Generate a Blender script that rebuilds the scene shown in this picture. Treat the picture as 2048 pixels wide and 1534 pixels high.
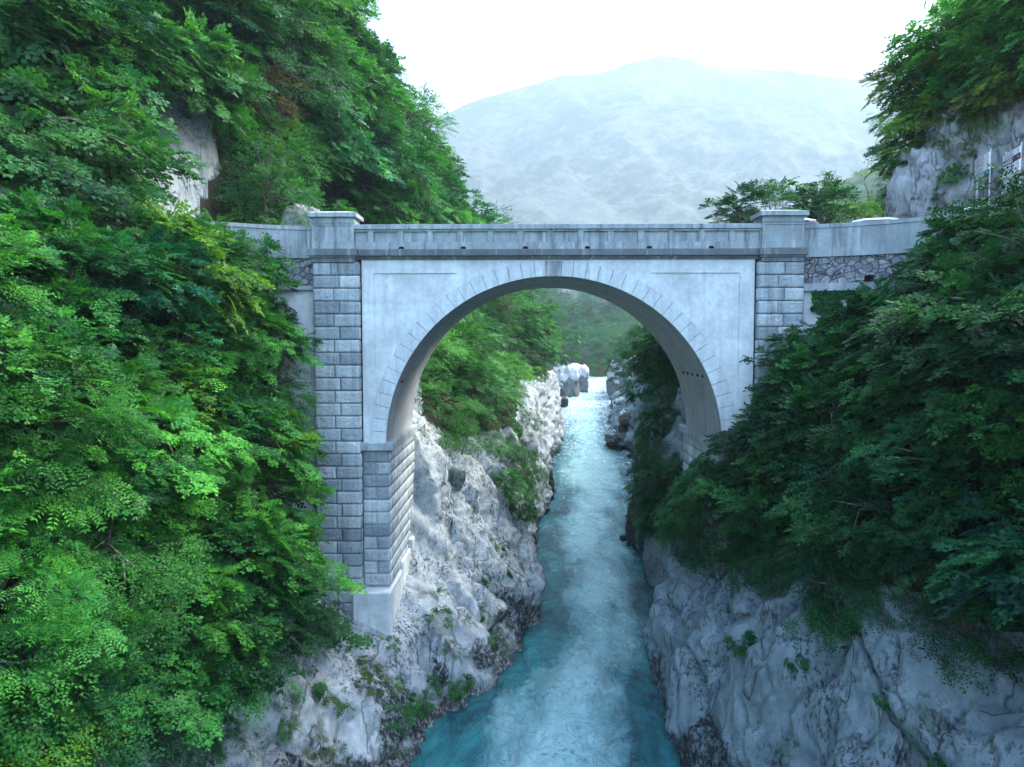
import bpy, bmesh, math
import numpy as np
from mathutils import Matrix, Vector
from mathutils.bvhtree import BVHTree

for o in list(bpy.data.objects):
    bpy.data.objects.remove(o)
scene = bpy.context.scene
COL = scene.collection
R = math.radians

# ------------------------------------------------------------------ camera
CAM_Z, F = 15.0, 1520.0
PITCH, YAW = R(3.28), R(1.17)
cam_d = bpy.data.cameras.new('camera')
cam = bpy.data.objects.new('camera', cam_d)
COL.objects.link(cam)
cam.location = (0, 0, CAM_Z)
cam.rotation_euler = (R(90) - PITCH, 0, YAW)
cam_d.sensor_width = 36.0
cam_d.lens = F / 2048 * 36.0
cam_d.clip_start, cam_d.clip_end = 0.2, 20000
scene.camera = cam

# ------------------------------------------------------------------ light
SUN_AZ, SUN_EL = R(62), R(44)          # azimuth clockwise from +Y
world = bpy.data.worlds.new('World')
scene.world = world
world.use_nodes = True
wn = world.node_tree
wn.nodes.clear()
sky = wn.nodes.new('ShaderNodeTexSky')
sky.sky_type = 'NISHITA'
sky.sun_disc = False
sky.sun_elevation = SUN_EL
sky.sun_rotation = SUN_AZ
sky.air_density, sky.dust_density, sky.ozone_density = 0.9, 3.0, 0.6
bg = wn.nodes.new('ShaderNodeBackground')
bg.inputs[1].default_value = 0.15
wo = wn.nodes.new('ShaderNodeOutputWorld')
wn.links.new(sky.outputs[0], bg.inputs[0])
wn.links.new(bg.outputs[0], wo.inputs[0])
sun_d = bpy.data.lights.new('sun', 'SUN')
sun_d.energy, sun_d.angle, sun_d.color = 1.1, R(30), (1.0, 0.98, 0.94)
sun = bpy.data.objects.new('sun', sun_d)
COL.objects.link(sun)
sv = Vector((math.sin(SUN_AZ) * math.cos(SUN_EL), math.cos(SUN_AZ) * math.cos(SUN_EL), math.sin(SUN_EL)))
sun.rotation_euler = (-sv).to_track_quat('-Z', 'Y').to_euler()
scene.view_settings.view_transform = 'Standard'
scene.view_settings.look = 'None'
scene.view_settings.exposure = 3.5
scene.view_settings.gamma = 1.0
cy = scene.cycles
cy.max_bounces, cy.diffuse_bounces, cy.glossy_bounces = 6, 2, 2
cy.transmission_bounces, cy.transparent_max_bounces, cy.volume_bounces = 3, 8, 0
cy.use_denoising = True
cy.caustics_reflective = cy.caustics_refractive = False

# ------------------------------------------------------------------ helpers
_cm = np.array(Matrix.Rotation(YAW, 3, 'Z') @ Matrix.Rotation(R(90) - PITCH, 3, 'X'))


def ray(px, py):
    d = _cm @ np.array([(px - 1024) / F, -(py - 767) / F, -1.0])
    return d / d[1]


def P(px, py, y):
    d = ray(px, py)
    return np.array([d[0] * y, y, CAM_Z + d[2] * y])


def proj(p):
    p = np.atleast_2d(p) - np.array([0, 0, CAM_Z])
    c = p @ _cm
    w = -c[:, 2]
    w = np.where(w < 0.05, 1e-3, w)
    return np.stack([1024 + F * c[:, 0] / w, 767 - F * c[:, 1] / w], 1), -c[:, 2]


def inpoly(pt, poly):
    x, y = pt[:, 0], pt[:, 1]
    c = np.zeros(len(pt), bool)
    j = len(poly) - 1
    for i in range(len(poly)):
        xi, yi = poly[i]; xj, yj = poly[j]
        if yi != yj:
            c ^= ((yi > y) != (yj > y)) & (x < (xj - xi) * (y - yi) / (yj - yi) + xi)
        j = i
    return c


def X(px, y=30.0, py=680):
    return float(P(px, py, y)[0])


def Z(py, y=30.0, px=1055):
    return float(P(px, py, y)[2])


def _hash(ix, iy, iz, s):
    h = (ix * 374761393 + iy * 668265263 + iz * 2147483647 + s * 1274126177) & 0xFFFFFFFF
    h = ((h ^ (h >> 13)) * 1274126177) & 0xFFFFFFFF
    h = ((h ^ (h >> 16)) * 2246822519) & 0xFFFFFFFF
    return h ^ (h >> 15)


_G = np.array([(1, 1, 0), (-1, 1, 0), (1, -1, 0), (-1, -1, 0), (1, 0, 1), (-1, 0, 1), (1, 0, -1), (-1, 0, -1),
               (0, 1, 1), (0, -1, 1), (0, 1, -1), (0, -1, -1), (1, 1, 0), (-1, 1, 0), (0, -1, 1), (0, -1, -1)], float)


def gnoise(p, seed=0):
    p = np.asarray(p, float)
    i = np.floor(p).astype(np.int64)
    f = p - i
    u = f * f * f * (f * (f * 6 - 15) + 10)
    out = np.zeros(len(p))
    for dx in (0, 1):
        for dy in (0, 1):
            for dz in (0, 1):
                g = _G[_hash(i[:, 0] + dx, i[:, 1] + dy, i[:, 2] + dz, seed) & 15]
                d = (g * (f - np.array([dx, dy, dz]))).sum(1)
                w = (u[:, 0] if dx else 1 - u[:, 0]) * (u[:, 1] if dy else 1 - u[:, 1]) * (u[:, 2] if dz else 1 - u[:, 2])
                out += w * d
    return out


def fbm(p, seed=0, octv=4, gain=0.5, ridged=False):
    a, s, out = 1.0, 1.0, 0
    for k in range(octv):
        n = gnoise(p * s + k * 17.3, seed + k)
        if ridged:
            n = 0.5 - 2 * np.abs(n)
        out = out + a * n
        a *= gain
        s *= 2.03
    return out


def facets(p, seed=0):
    """broken slabs: each cell of a jittered lattice is a tilted plane; returns height and distance to the cell border"""
    i0 = np.floor(p).astype(np.int64)
    d1 = np.full(len(p), 9.0); d2 = np.full(len(p), 9.0); h = np.zeros(len(p))
    for dx in (-1, 0, 1):
        for dy in (-1, 0, 1):
            for dz in (-1, 0, 1):
                c = i0 + np.array([dx, dy, dz])
                r = [_hash(c[:, 0], c[:, 1], c[:, 2], seed + k) / 4294967295.0 for k in range(7)]
                q = p - (c + np.stack(r[:3], 1))
                d = (q * q).sum(1)
                hh = (r[3] - 0.5) + (q * (np.stack(r[4:7], 1) - 0.5)).sum(1) * 1.5
                n = d < d1
                d2 = np.where(n, d1, np.minimum(d2, d))
                h = np.where(n, hh, h)
                d1 = np.where(n, d, d1)
    return h, np.sqrt(d2) - np.sqrt(d1)


def mesh_np(name, V, quads=None, tris=None, smooth=False, mat=None, attrs=None):
    me = bpy.data.meshes.new(name)
    V = np.asarray(V, np.float32)
    idx, starts, n = [], [], 0
    if quads is not None and len(quads):
        q = np.asarray(quads, np.int32)
        idx.append(q.ravel()); starts.append(np.arange(len(q)) * 4); n = len(q) * 4
    if tris is not None and len(tris):
        t = np.asarray(tris, np.int32)
        idx.append(t.ravel()); starts.append(n + np.arange(len(t)) * 3)
    idx = np.concatenate(idx).astype(np.int32)
    starts = np.concatenate(starts).astype(np.int32)
    me.vertices.add(len(V)); me.vertices.foreach_set('co', V.ravel())
    me.loops.add(len(idx)); me.loops.foreach_set('vertex_index', idx)
    me.polygons.add(len(starts)); me.polygons.foreach_set('loop_start', starts)
    me.update(calc_edges=True)
    me.validate()
    if smooth:
        me.polygons.foreach_set('use_smooth', np.ones(len(me.polygons), bool))
    for k, v in (attrs or {}).items():
        a = me.attributes.new(k, 'FLOAT', 'POINT')
        a.data.foreach_set('value', np.asarray(v, np.float32))
    if mat:
        me.materials.append(mat)
    return me


def link(name, me, parent=None):
    o = bpy.data.objects.new(name, me)
    COL.objects.link(o)
    o.parent = parent
    return o


def empty(name, loc=(0, 0, 0), rz=0.0):
    o = bpy.data.objects.new(name, None)
    COL.objects.link(o)
    o.location = loc
    o.rotation_euler = (0, 0, rz)
    o.empty_display_size = 0.2
    return o


def tag(o, label=None, cat=None, group=None, kind=None):
    if label: o['label'] = label
    if cat: o['category'] = cat
    if group: o['group'] = group
    if kind: o['kind'] = kind
    return o


class MB:
    """collects boxes, prisms, tubes; build() makes one mesh object"""
    def __init__(s):
        s.v, s.f = [], []

    def add(s, vs, fs):
        b = len(s.v)
        s.v += [tuple(map(float, v)) for v in vs]
        s.f += [tuple(b + i for i in f) for f in fs]

    def box(s, x0, x1, y0, y1, z0, z1):
        s.add([(x0, y0, z0), (x1, y0, z0), (x1, y1, z0), (x0, y1, z0), (x0, y0, z1), (x1, y0, z1), (x1, y1, z1), (x0, y1, z1)],
              [(0, 3, 2, 1), (4, 5, 6, 7), (0, 1, 5, 4), (1, 2, 6, 5), (2, 3, 7, 6), (3, 0, 4, 7)])

    def tube(s, pts, rad, n=7):
        pts = [Vector(p) for p in pts]
        rings = []
        for i, p in enumerate(pts):
            t = (pts[min(i + 1, len(pts) - 1)] - pts[max(i - 1, 0)]).normalized()
            a = t.orthogonal().normalized()
            b = t.cross(a)
            r = rad[i] if hasattr(rad, '__len__') else rad
            rings.append([p + a * (r * math.cos(6.2832 * k / n)) + b * (r * math.sin(6.2832 * k / n)) for k in range(n)])
        vs = [q for rg in rings for q in rg]
        fs = []
        for i in range(len(pts) - 1):
            for k in range(n):
                fs.append((i * n + k, i * n + (k + 1) % n, (i + 1) * n + (k + 1) % n, (i + 1) * n + k))
        fs.append(tuple(range(n - 1, -1, -1)))
        fs.append(tuple((len(pts) - 1) * n + k for k in range(n)))
        s.add(vs, fs)

    def extrude_profile(s, prof, path, closed=True):
        """prof: list of (offset outward, z); path: list of (x, y, nx, ny) points; sweeps the profile"""
        m = len(prof)
        vs = [(x + nx * o, y + ny * o, z) for (x, y, nx, ny) in path for (o, z) in prof]
        fs = []
        for i in range(len(path) - 1):
            for k in range(m if closed else m - 1):
                k2 = (k + 1) % m
                fs.append((i * m + k, (i + 1) * m + k, (i + 1) * m + k2, i * m + k2))
        fs.append(tuple(range(m)))
        fs.append(tuple((len(path) - 1) * m + k for k in range(m - 1, -1, -1)))
        s.add(vs, fs)

    def build(s, name, mat, parent=None, bevel=0.0, smooth=False, recalc=True):
        bm = bmesh.new()
        vs = [bm.verts.new(v) for v in s.v]
        for f in s.f:
            try:
                bm.faces.new([vs[i] for i in f])
            except ValueError:
                pass
        if recalc:
            bmesh.ops.recalc_face_normals(bm, faces=bm.faces)
        if bevel:
            ed = [e for e in bm.edges if len(e.link_faces) == 2 and e.calc_face_angle(0) > 0.5]
            bmesh.ops.bevel(bm, geom=ed, offset=bevel, segments=1, affect='EDGES', clamp_overlap=True)
        me = bpy.data.meshes.new(name)
        bm.to_mesh(me)
        bm.free()
        if smooth:
            me.polygons.foreach_set('use_smooth', np.ones(len(me.polygons), bool))
        me.materials.append(mat)
        return link(name, me, parent)


# ------------------------------------------------------------------ materials
class NT:
    def __init__(s, name):
        s.m = bpy.data.materials.new(name)
        s.m.use_nodes = True
        s.t = s.m.node_tree
        s.t.nodes.clear()
        s.out = s.t.nodes.new('ShaderNodeOutputMaterial')

    def n(s, typ, **kw):
        nd = s.t.nodes.new('ShaderNode' + typ)
        for k, v in kw.items():
            setattr(nd, k, v)
        return nd

    def l(s, a, b):
        s.t.links.new(a, b)

    def coord(s, scale=(1, 1, 1), rot=(0, 0, 0), src='Object'):
        tc = s.n('TexCoord')
        mp = s.n('Mapping')
        mp.inputs['Scale'].default_value = scale
        mp.inputs['Rotation'].default_value = rot
        s.l(tc.outputs[src], mp.inputs[0])
        return mp.outputs[0]

    def noise(s, vec, scale, detail=6, rough=0.55, dist=0.0):
        nd = s.n('TexNoise')
        nd.inputs['Scale'].default_value = scale
        nd.inputs['Detail'].default_value = detail
        nd.inputs['Roughness'].default_value = rough
        nd.inputs['Distortion'].default_value = dist
        s.l(vec, nd.inputs['Vector'])
        return nd.outputs['Fac']

    def ramp(s, fac, stops):
        nd = s.n('ValToRGB')
        el = nd.color_ramp.elements
        while len(el) < len(stops):
            el.new(0.5)
        for e, (p, c) in zip(el, stops):
            e.position = p
            e.color = (c, c, c, 1) if not hasattr(c, '__len__') else (*c, 1)
        s.l(fac, nd.inputs[0])
        return nd.outputs[0]

    def mix(s, fac, a, b, mode='MIX'):
        nd = s.n('Mix', data_type='RGBA', blend_type=mode)
        for sock, v in ((nd.inputs[0], fac), (nd.inputs[6], a), (nd.inputs[7], b)):
            if isinstance(v, (int, float)):
                sock.default_value = v
            elif isinstance(v, tuple):
                sock.default_value = (*v, 1)
            else:
                s.l(v, sock)
        return nd.outputs[2]

    def math(s, op, a, b=0.0):
        nd = s.n('Math', operation=op)
        for sock, v in ((nd.inputs[0], a), (nd.inputs[1], b)):
            if isinstance(v, (int, float)):
                sock.default_value = v
            else:
                s.l(v, sock)
        return nd.outputs[0]

    def bump(s, h, strength=0.5, dist=0.1, prev=None):
        nd = s.n('Bump')
        nd.inputs['Strength'].default_value = strength
        nd.inputs['Distance'].default_value = dist
        s.l(h, nd.inputs['Height'])
        if prev is not None:
            s.l(prev, nd.inputs['Normal'])
        return nd.outputs[0]

    def principled(s, col, rough=0.8, normal=None, spec=0.3, metal=0.0):
        nd = s.n('BsdfPrincipled')
        for sock, v in ((nd.inputs['Base Color'], col), (nd.inputs['Roughness'], rough)):
            if isinstance(v, (int, float)):
                sock.default_value = v
            elif isinstance(v, tuple):
                sock.default_value = (*v, 1)
            else:
                s.l(v, sock)
        nd.inputs['Specular IOR Level'].default_value = spec
        nd.inputs['Metallic'].default_value = metal
        if normal is not None:
            s.l(normal, nd.inputs['Normal'])
        s.l(nd.outputs[0], s.out.inputs[0])
        return nd


def mat_rock(name, light, mid, dark_amt=0.5, moss=0.5, streak=(1, 1, 1), algae=True):
    t = NT(name)
    c = t.coord()
    cs = t.coord(streak)
    n1 = t.noise(c, 0.35, 8, 0.6)
    n2 = t.noise(cs, 1.8, 11, 0.66, 0.0)
    base = t.mix(t.ramp(n2, [(0.36, 0.0), (0.62, 1.0)]), mid, light)
    base = t.mix(t.ramp(n1, [(0.35, 0.0), (0.65, 0.55)]), base, tuple(0.62 * a for a in light))
    # dark lichen flecks
    n3 = t.noise(cs, 8.5, 10, 0.72, 0.0)
    n4 = t.noise(c, 0.55, 4, 0.5)
    fl = t.math('MULTIPLY', t.ramp(n3, [(0.51, 0.0), (0.57, 1.0)]), t.ramp(n4, [(0.42, 0.0), (0.6, 1.0)]))
    base = t.mix(t.math('MULTIPLY', fl, dark_amt), base, (0.022, 0.025, 0.026))
    # cracks: thin dark fissures where a stretched noise crosses its middle value
    w1 = t.noise(t.coord((streak[0], streak[1], streak[2] * 0.5), (0.5, 0.35, 0.2)), 0.42, 4, 0.5, 0.15)
    crack = t.ramp(t.math('ABSOLUTE', t.math('SUBTRACT', w1, 0.5)), [(0.0, 0.0), (0.009, 1.0)])
    base = t.mix(t.math('MULTIPLY', t.math('SUBTRACT', 1.0, crack), 0.28), base, (0.035, 0.037, 0.035))
    # moss
    n5 = t.noise(c, 0.9, 8, 0.62)
    ms = t.math('MULTIPLY', t.ramp(n5, [(0.54, 0.0), (0.64, 1.0)]), moss)
    base = t.mix(ms, base, t.mix(n3, (0.015, 0.03, 0.008), (0.06, 0.085, 0.025)))
    at = t.n('Attribute')
    at.attribute_name = 'soil'
    so = t.ramp(t.math('ADD', at.outputs['Fac'], t.math('MULTIPLY', t.math('SUBTRACT', n5, 0.5), 0.9)), [(0.42, 0.0), (0.58, 1.0)])
    base = t.mix(so, base, t.mix(n3, (0.012, 0.014, 0.007), (0.035, 0.04, 0.018)))
    if algae:   # black algae growing in a ragged band along the waterline
        sep = t.n('SeparateXYZ')
        t.l(t.coord(), sep.inputs[0])
        h = t.math('SUBTRACT', sep.outputs[2], t.math('MULTIPLY', t.ramp(n4, [(0.4, 0.0), (0.65, 1.0)]), 2.6))
        band = t.math('MULTIPLY', t.ramp(h, [(0.0, 1.0), (0.5, 0.0)]), t.ramp(n3, [(0.36, 0.0), (0.52, 1.0)]))
        base = t.mix(t.math('MULTIPLY', band, 0.92), base, (0.02, 0.022, 0.02))
    b = t.bump(n2, 0.5, 0.3)
    b = t.bump(n3, 0.55, 0.1, b)
    b = t.bump(crack, 0.7, 0.15, b)
    t.principled(base, 0.9, b, 0.2)
    return t.m


def mat_stone(name, col, var=0.25, stain=0.5, streaks=True, bump=0.3, fine=9.0, blocks=False):
    t = NT(name)
    c = t.coord()
    n1 = t.noise(c, 0.9, 8, 0.6)
    base = t.mix(t.ramp(n1, [(0.3, 0.0), (0.7, 1.0)]), tuple(a * (1 - var) for a in col), tuple(a * (1 + var * 0.35) for a in col))
    n2 = t.noise(c, fine, 10, 0.7)
    base = t.mix(t.ramp(n2, [(0.35, 0.35), (0.6, 0.0)]), base, tuple(a * 0.45 for a in col))
    if streaks:   # rain streaks
        cs = t.coord((2.6, 2.6, 0.22))
        n3 = t.noise(cs, 1.6, 8, 0.65)
        n4 = t.noise(c, 0.45, 4, 0.5)
        f = t.math('MULTIPLY', t.ramp(n3, [(0.48, 0.0), (0.7, 1.0)]), t.ramp(n4, [(0.35, 0.25), (0.62, 1.0)]))
        base = t.mix(t.math('MULTIPLY', f, stain), base, (0.07, 0.075, 0.078))
        cs2 = t.coord((3.4, 3.4, 0.3))
        n5 = t.noise(cs2, 1.1, 6, 0.6)
        base = t.mix(t.ramp(n5, [(0.56, 0.0), (0.72, 0.35)]), base, (0.68, 0.68, 0.67))
    if blocks:
        at = t.n('Attribute')
        at.attribute_name = 'tone'
        base = t.mix(1.0, base, t.ramp(at.outputs['Fac'], [(0.0, (0.55, 0.58, 0.6)), (0.5, (0.92, 0.95, 0.97)), (1.0, (1.22, 1.2, 1.14))]), 'MULTIPLY')
    b = t.bump(n2, bump, 0.03)
    t.principled(base, 0.88, b, 0.25)
    return t.m


def mat_rubble():
    t = NT('rubble_masonry')
    c = t.coord((1, 1, 1.35))
    wob = t.n('TexNoise')
    wob.inputs['Scale'].default_value = 3.0
    t.l(c, wob.inputs['Vector'])
    cw = t.mix(0.18, c, wob.outputs['Color'], 'ADD')
    v1 = t.n('TexVoronoi', feature='DISTANCE_TO_EDGE'); v2 = t.n('TexVoronoi')
    for v in (v1, v2):
        v.inputs['Scale'].default_value = 3.4
        t.l(cw, v.inputs['Vector'])
    sep = t.n('SeparateColor')
    t.l(v2.outputs['Color'], sep.inputs[0])
    joint = t.ramp(v1.outputs['Distance'], [(0.0, 0.0), (0.06, 1.0)])
    n = t.noise(c, 7, 9, 0.68)
    stone = t.mix(sep.outputs[0], (0.15, 0.175, 0.19), (0.36, 0.38, 0.385))
    stone = t.mix(t.ramp(n, [(0.4, 0.6), (0.6, 0.0)]), stone, (0.08, 0.09, 0.095))
    base = t.mix(joint, (0.1, 0.115, 0.12), stone)
    cs = t.noise(t.coord((2.6, 2.6, 0.22)), 1.6, 8, 0.65)
    base = t.mix(t.ramp(cs, [(0.55, 0.0), (0.7, 0.7)]), base, (0.06, 0.068, 0.07))
    b = t.bump(joint, 0.9, 0.12)
    b = t.bump(n, 0.6, 0.06, b)
    t.principled(base, 0.9, b, 0.2)
    return t.m


def mat_leaf():
    t = NT('leaf')
    oi = t.n('ObjectInfo')
    at = t.n('Attribute')
    at.attribute_name = 'rnd'
    r = at.outputs['Fac']
    at2 = t.n('Attribute')
    at2.attribute_name = 'clump'
    base = t.mix(r, t.mix(1.0, oi.outputs['Color'], (0.45, 0.6, 0.75), 'MULTIPLY'), t.mix(1.0, oi.outputs['Color'], (1.6, 1.35, 0.95), 'MULTIPLY'))
    base = t.mix(at2.outputs['Fac'], t.mix(1.0, base, (0.4, 0.52, 0.75), 'MULTIPLY'), t.mix(1.0, base, (1.75, 1.5, 1.0), 'MULTIPLY'))
    pr = t.n('BsdfPrincipled')
    t.l(base, pr.inputs['Base Color'])
    pr.inputs['Roughness'].default_value = 0.55
    pr.inputs['Specular IOR Level'].default_value = 0.16
    tr = t.n('BsdfTranslucent')
    t.l(t.mix(1.0, base, (1.3, 1.3, 0.6), 'MULTIPLY'), tr.inputs['Color'])
    ms = t.n('MixShader')
    ms.inputs[0].default_value = 0.33
    t.l(pr.outputs[0], ms.inputs[1])
    t.l(tr.outputs[0], ms.inputs[2])
    t.l(ms.outputs[0], t.out.inputs[0])
    return t.m


def mat_plain(name, col, rough=0.6, spec=0.4, metal=0.0, var=0.15, scale=6.0):
    t = NT(name)
    n = t.noise(t.coord(), scale, 6)
    t.principled(t.mix(n, tuple(a * (1 - var) for a in col), tuple(min(1, a * (1 + var)) for a in col)), rough, None, spec, metal)
    return t.m


def mat_water():
    t = NT('glacial_water')
    c = t.coord((1, 0.45, 1))
    n1 = t.noise(c, 0.5, 6, 0.6, 1.2)
    n2 = t.noise(c, 2.2, 8, 0.62, 1.5)
    n3 = t.noise(t.coord((1, 0.6, 1)), 7.0, 6, 0.6, 0.8)
    base = t.mix(t.ramp(n1, [(0.35, 0.0), (0.65, 1.0)]), (0.003, 0.05, 0.07), (0.02, 0.2, 0.215))
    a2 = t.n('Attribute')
    a2.attribute_name = 'aerated_sheen'      # milky air-filled main current with pale sky reflection painted in; darker along the rocks
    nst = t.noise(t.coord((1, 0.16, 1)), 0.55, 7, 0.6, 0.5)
    aer_sheen = t.ramp(t.math('ADD', t.math('ADD', t.math('MULTIPLY', n2, 0.5), t.math('MULTIPLY', nst, 0.25)), t.math('MULTIPLY', a2.outputs['Fac'], 0.5)), [(0.46, 0.0), (0.86, 1.0)])
    base = t.mix(aer_sheen, base, (0.31, 0.56, 0.57))
    n5 = t.noise(t.coord((1, 0.55, 1)), 0.9, 5, 0.6, 2.2)
    ln = t.ramp(t.math('ABSOLUTE', t.math('SUBTRACT', n5, 0.5)), [(0.0, 1.0), (0.045, 0.0)])  # thin teal lines painted as breaks in the sky reflection
    base = t.mix(t.math('MULTIPLY', ln, t.ramp(n2, [(0.45, 0.0), (0.62, 0.75)])), base, (0.01, 0.12, 0.15))
    # white water where the river breaks over the rapids
    at = t.n('Attribute')
    at.attribute_name = 'foam'
    ff = t.math('ADD', n2, t.math('MULTIPLY', at.outputs['Fac'], 0.34))
    foam = t.ramp(ff, [(0.7, 0.0), (0.92, 0.8)])
    base = t.mix(foam, base, (0.62, 0.72, 0.74))
    b = t.bump(n1, 0.5, 0.5)
    b = t.bump(n2, 0.8, 0.3, b)
    b = t.bump(n3, 0.7, 0.09, b)
    pr = t.principled(base, 0.08, b, 0.5)
    pr.inputs['IOR'].default_value = 1.33
    t.l(t.mix(foam, (0.07, 0.07, 0.07), (0.7, 0.7, 0.7)), pr.inputs['Roughness'])
    return t.m


def mat_mountain():
    t = NT('mountain_rock_and_forest')
    c = t.coord()
    n1 = t.noise(c, 0.0045, 13, 0.62)
    n2 = t.noise(c, 0.024, 11, 0.72)
    geo = t.n('NewGeometry')
    f = t.math('ADD', t.math('MULTIPLY', n1, 0.45), t.math('MULTIPLY', n2, 0.55))
    base = t.mix(t.ramp(f, [(0.47, 0.0), (0.54, 1.0)]), (0.015, 0.032, 0.02), (0.14, 0.15, 0.135))
    base = t.mix(t.ramp(t.noise(t.coord((1, 1, 0.35)), 0.007, 8, 0.62), [(0.6, 0.0), (0.66, 0.7)]), base, (0.3, 0.29, 0.26))
    b = t.bump(n2, 0.8, 22.0)
    t.principled(base, 0.95, b, 0.1)
    return t.m


def mat_forestfloor(name, a, b_, scale=0.5):
    t = NT(name)
    c = t.coord()
    n = t.noise(c, scale, 10, 0.65)
    base = t.mix(t.ramp(n, [(0.35, 0.0), (0.65, 1.0)]), a, b_)
    t.principled(base, 0.95, t.bump(n, 0.8, 0.6), 0.1)
    return t.m


M = dict(
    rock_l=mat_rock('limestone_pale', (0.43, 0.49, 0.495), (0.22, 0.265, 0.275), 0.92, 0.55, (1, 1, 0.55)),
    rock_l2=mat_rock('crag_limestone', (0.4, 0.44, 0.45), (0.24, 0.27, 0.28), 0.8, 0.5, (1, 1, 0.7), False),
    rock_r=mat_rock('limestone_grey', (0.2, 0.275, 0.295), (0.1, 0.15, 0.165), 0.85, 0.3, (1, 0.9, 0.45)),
    boulder=mat_rock('boulder_stone', (0.64, 0.67, 0.67), (0.42, 0.45, 0.45), 0.45, 0.15),
    dark_rock=mat_rock('wet_dark_rock', (0.09, 0.095, 0.09), (0.03, 0.032, 0.03), 0.6, 0.5),
    plaster=mat_stone('smooth_render', (0.58, 0.655, 0.65), 0.34, 0.28, True, 0.15, 5.0),
    concrete=mat_stone('weathered_concrete', (0.3, 0.37, 0.38), 0.36, 0.95, True, 0.3, 7.0),
    ring=mat_stone('voussoir_stone', (0.52, 0.6, 0.605), 0.22, 0.45, True, 0.25, 8.0),
    keyst=mat_stone('keystone_stone', (0.2, 0.235, 0.245), 0.3, 0.5, True, 0.25, 8.0),
    block=mat_stone('rusticated_stone', (0.4, 0.47, 0.48), 0.35, 0.75, True, 0.7, 16.0, True),
    mortar=mat_stone('pale_mortar', (0.5, 0.5, 0.48), 0.2, 0.2, False, 0.3, 20.0),
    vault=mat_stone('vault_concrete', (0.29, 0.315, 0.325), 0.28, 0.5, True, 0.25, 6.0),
    rubble=mat_rubble(),
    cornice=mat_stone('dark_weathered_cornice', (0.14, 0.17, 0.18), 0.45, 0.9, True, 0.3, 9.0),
    asphalt=mat_plain('asphalt', (0.055, 0.055, 0.055), 0.9, 0.2),
    bark=mat_stone('bark', (0.13, 0.11, 0.085), 0.4, 0.3, True, 0.6, 14.0),
    leaf=mat_leaf(),
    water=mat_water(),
    mountain=mat_mountain(),
    hole=mat_plain('dark_opening', (0.012, 0.012, 0.012), 0.9, 0.0),
)

# ------------------------------------------------------------------ terrain: two banks of the gorge
def resample(pts, n):
    p = np.array(pts, float)
    d = np.r_[0, np.cumsum(np.hypot(*np.diff(p, axis=0).T))]
    s = np.linspace(0, d[-1], n)
    return np.stack([np.interp(s, d, p[:, 0]), np.interp(s, d, p[:, 1])], 1)


def smooth_axis(a, k, it):
    for _ in range(it):
        b = np.concatenate([a[:1], a, a[-1:]], 0)
        a = (1 - k) * a + k * 0.5 * (b[:-2] + b[2:])
    return a


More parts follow.
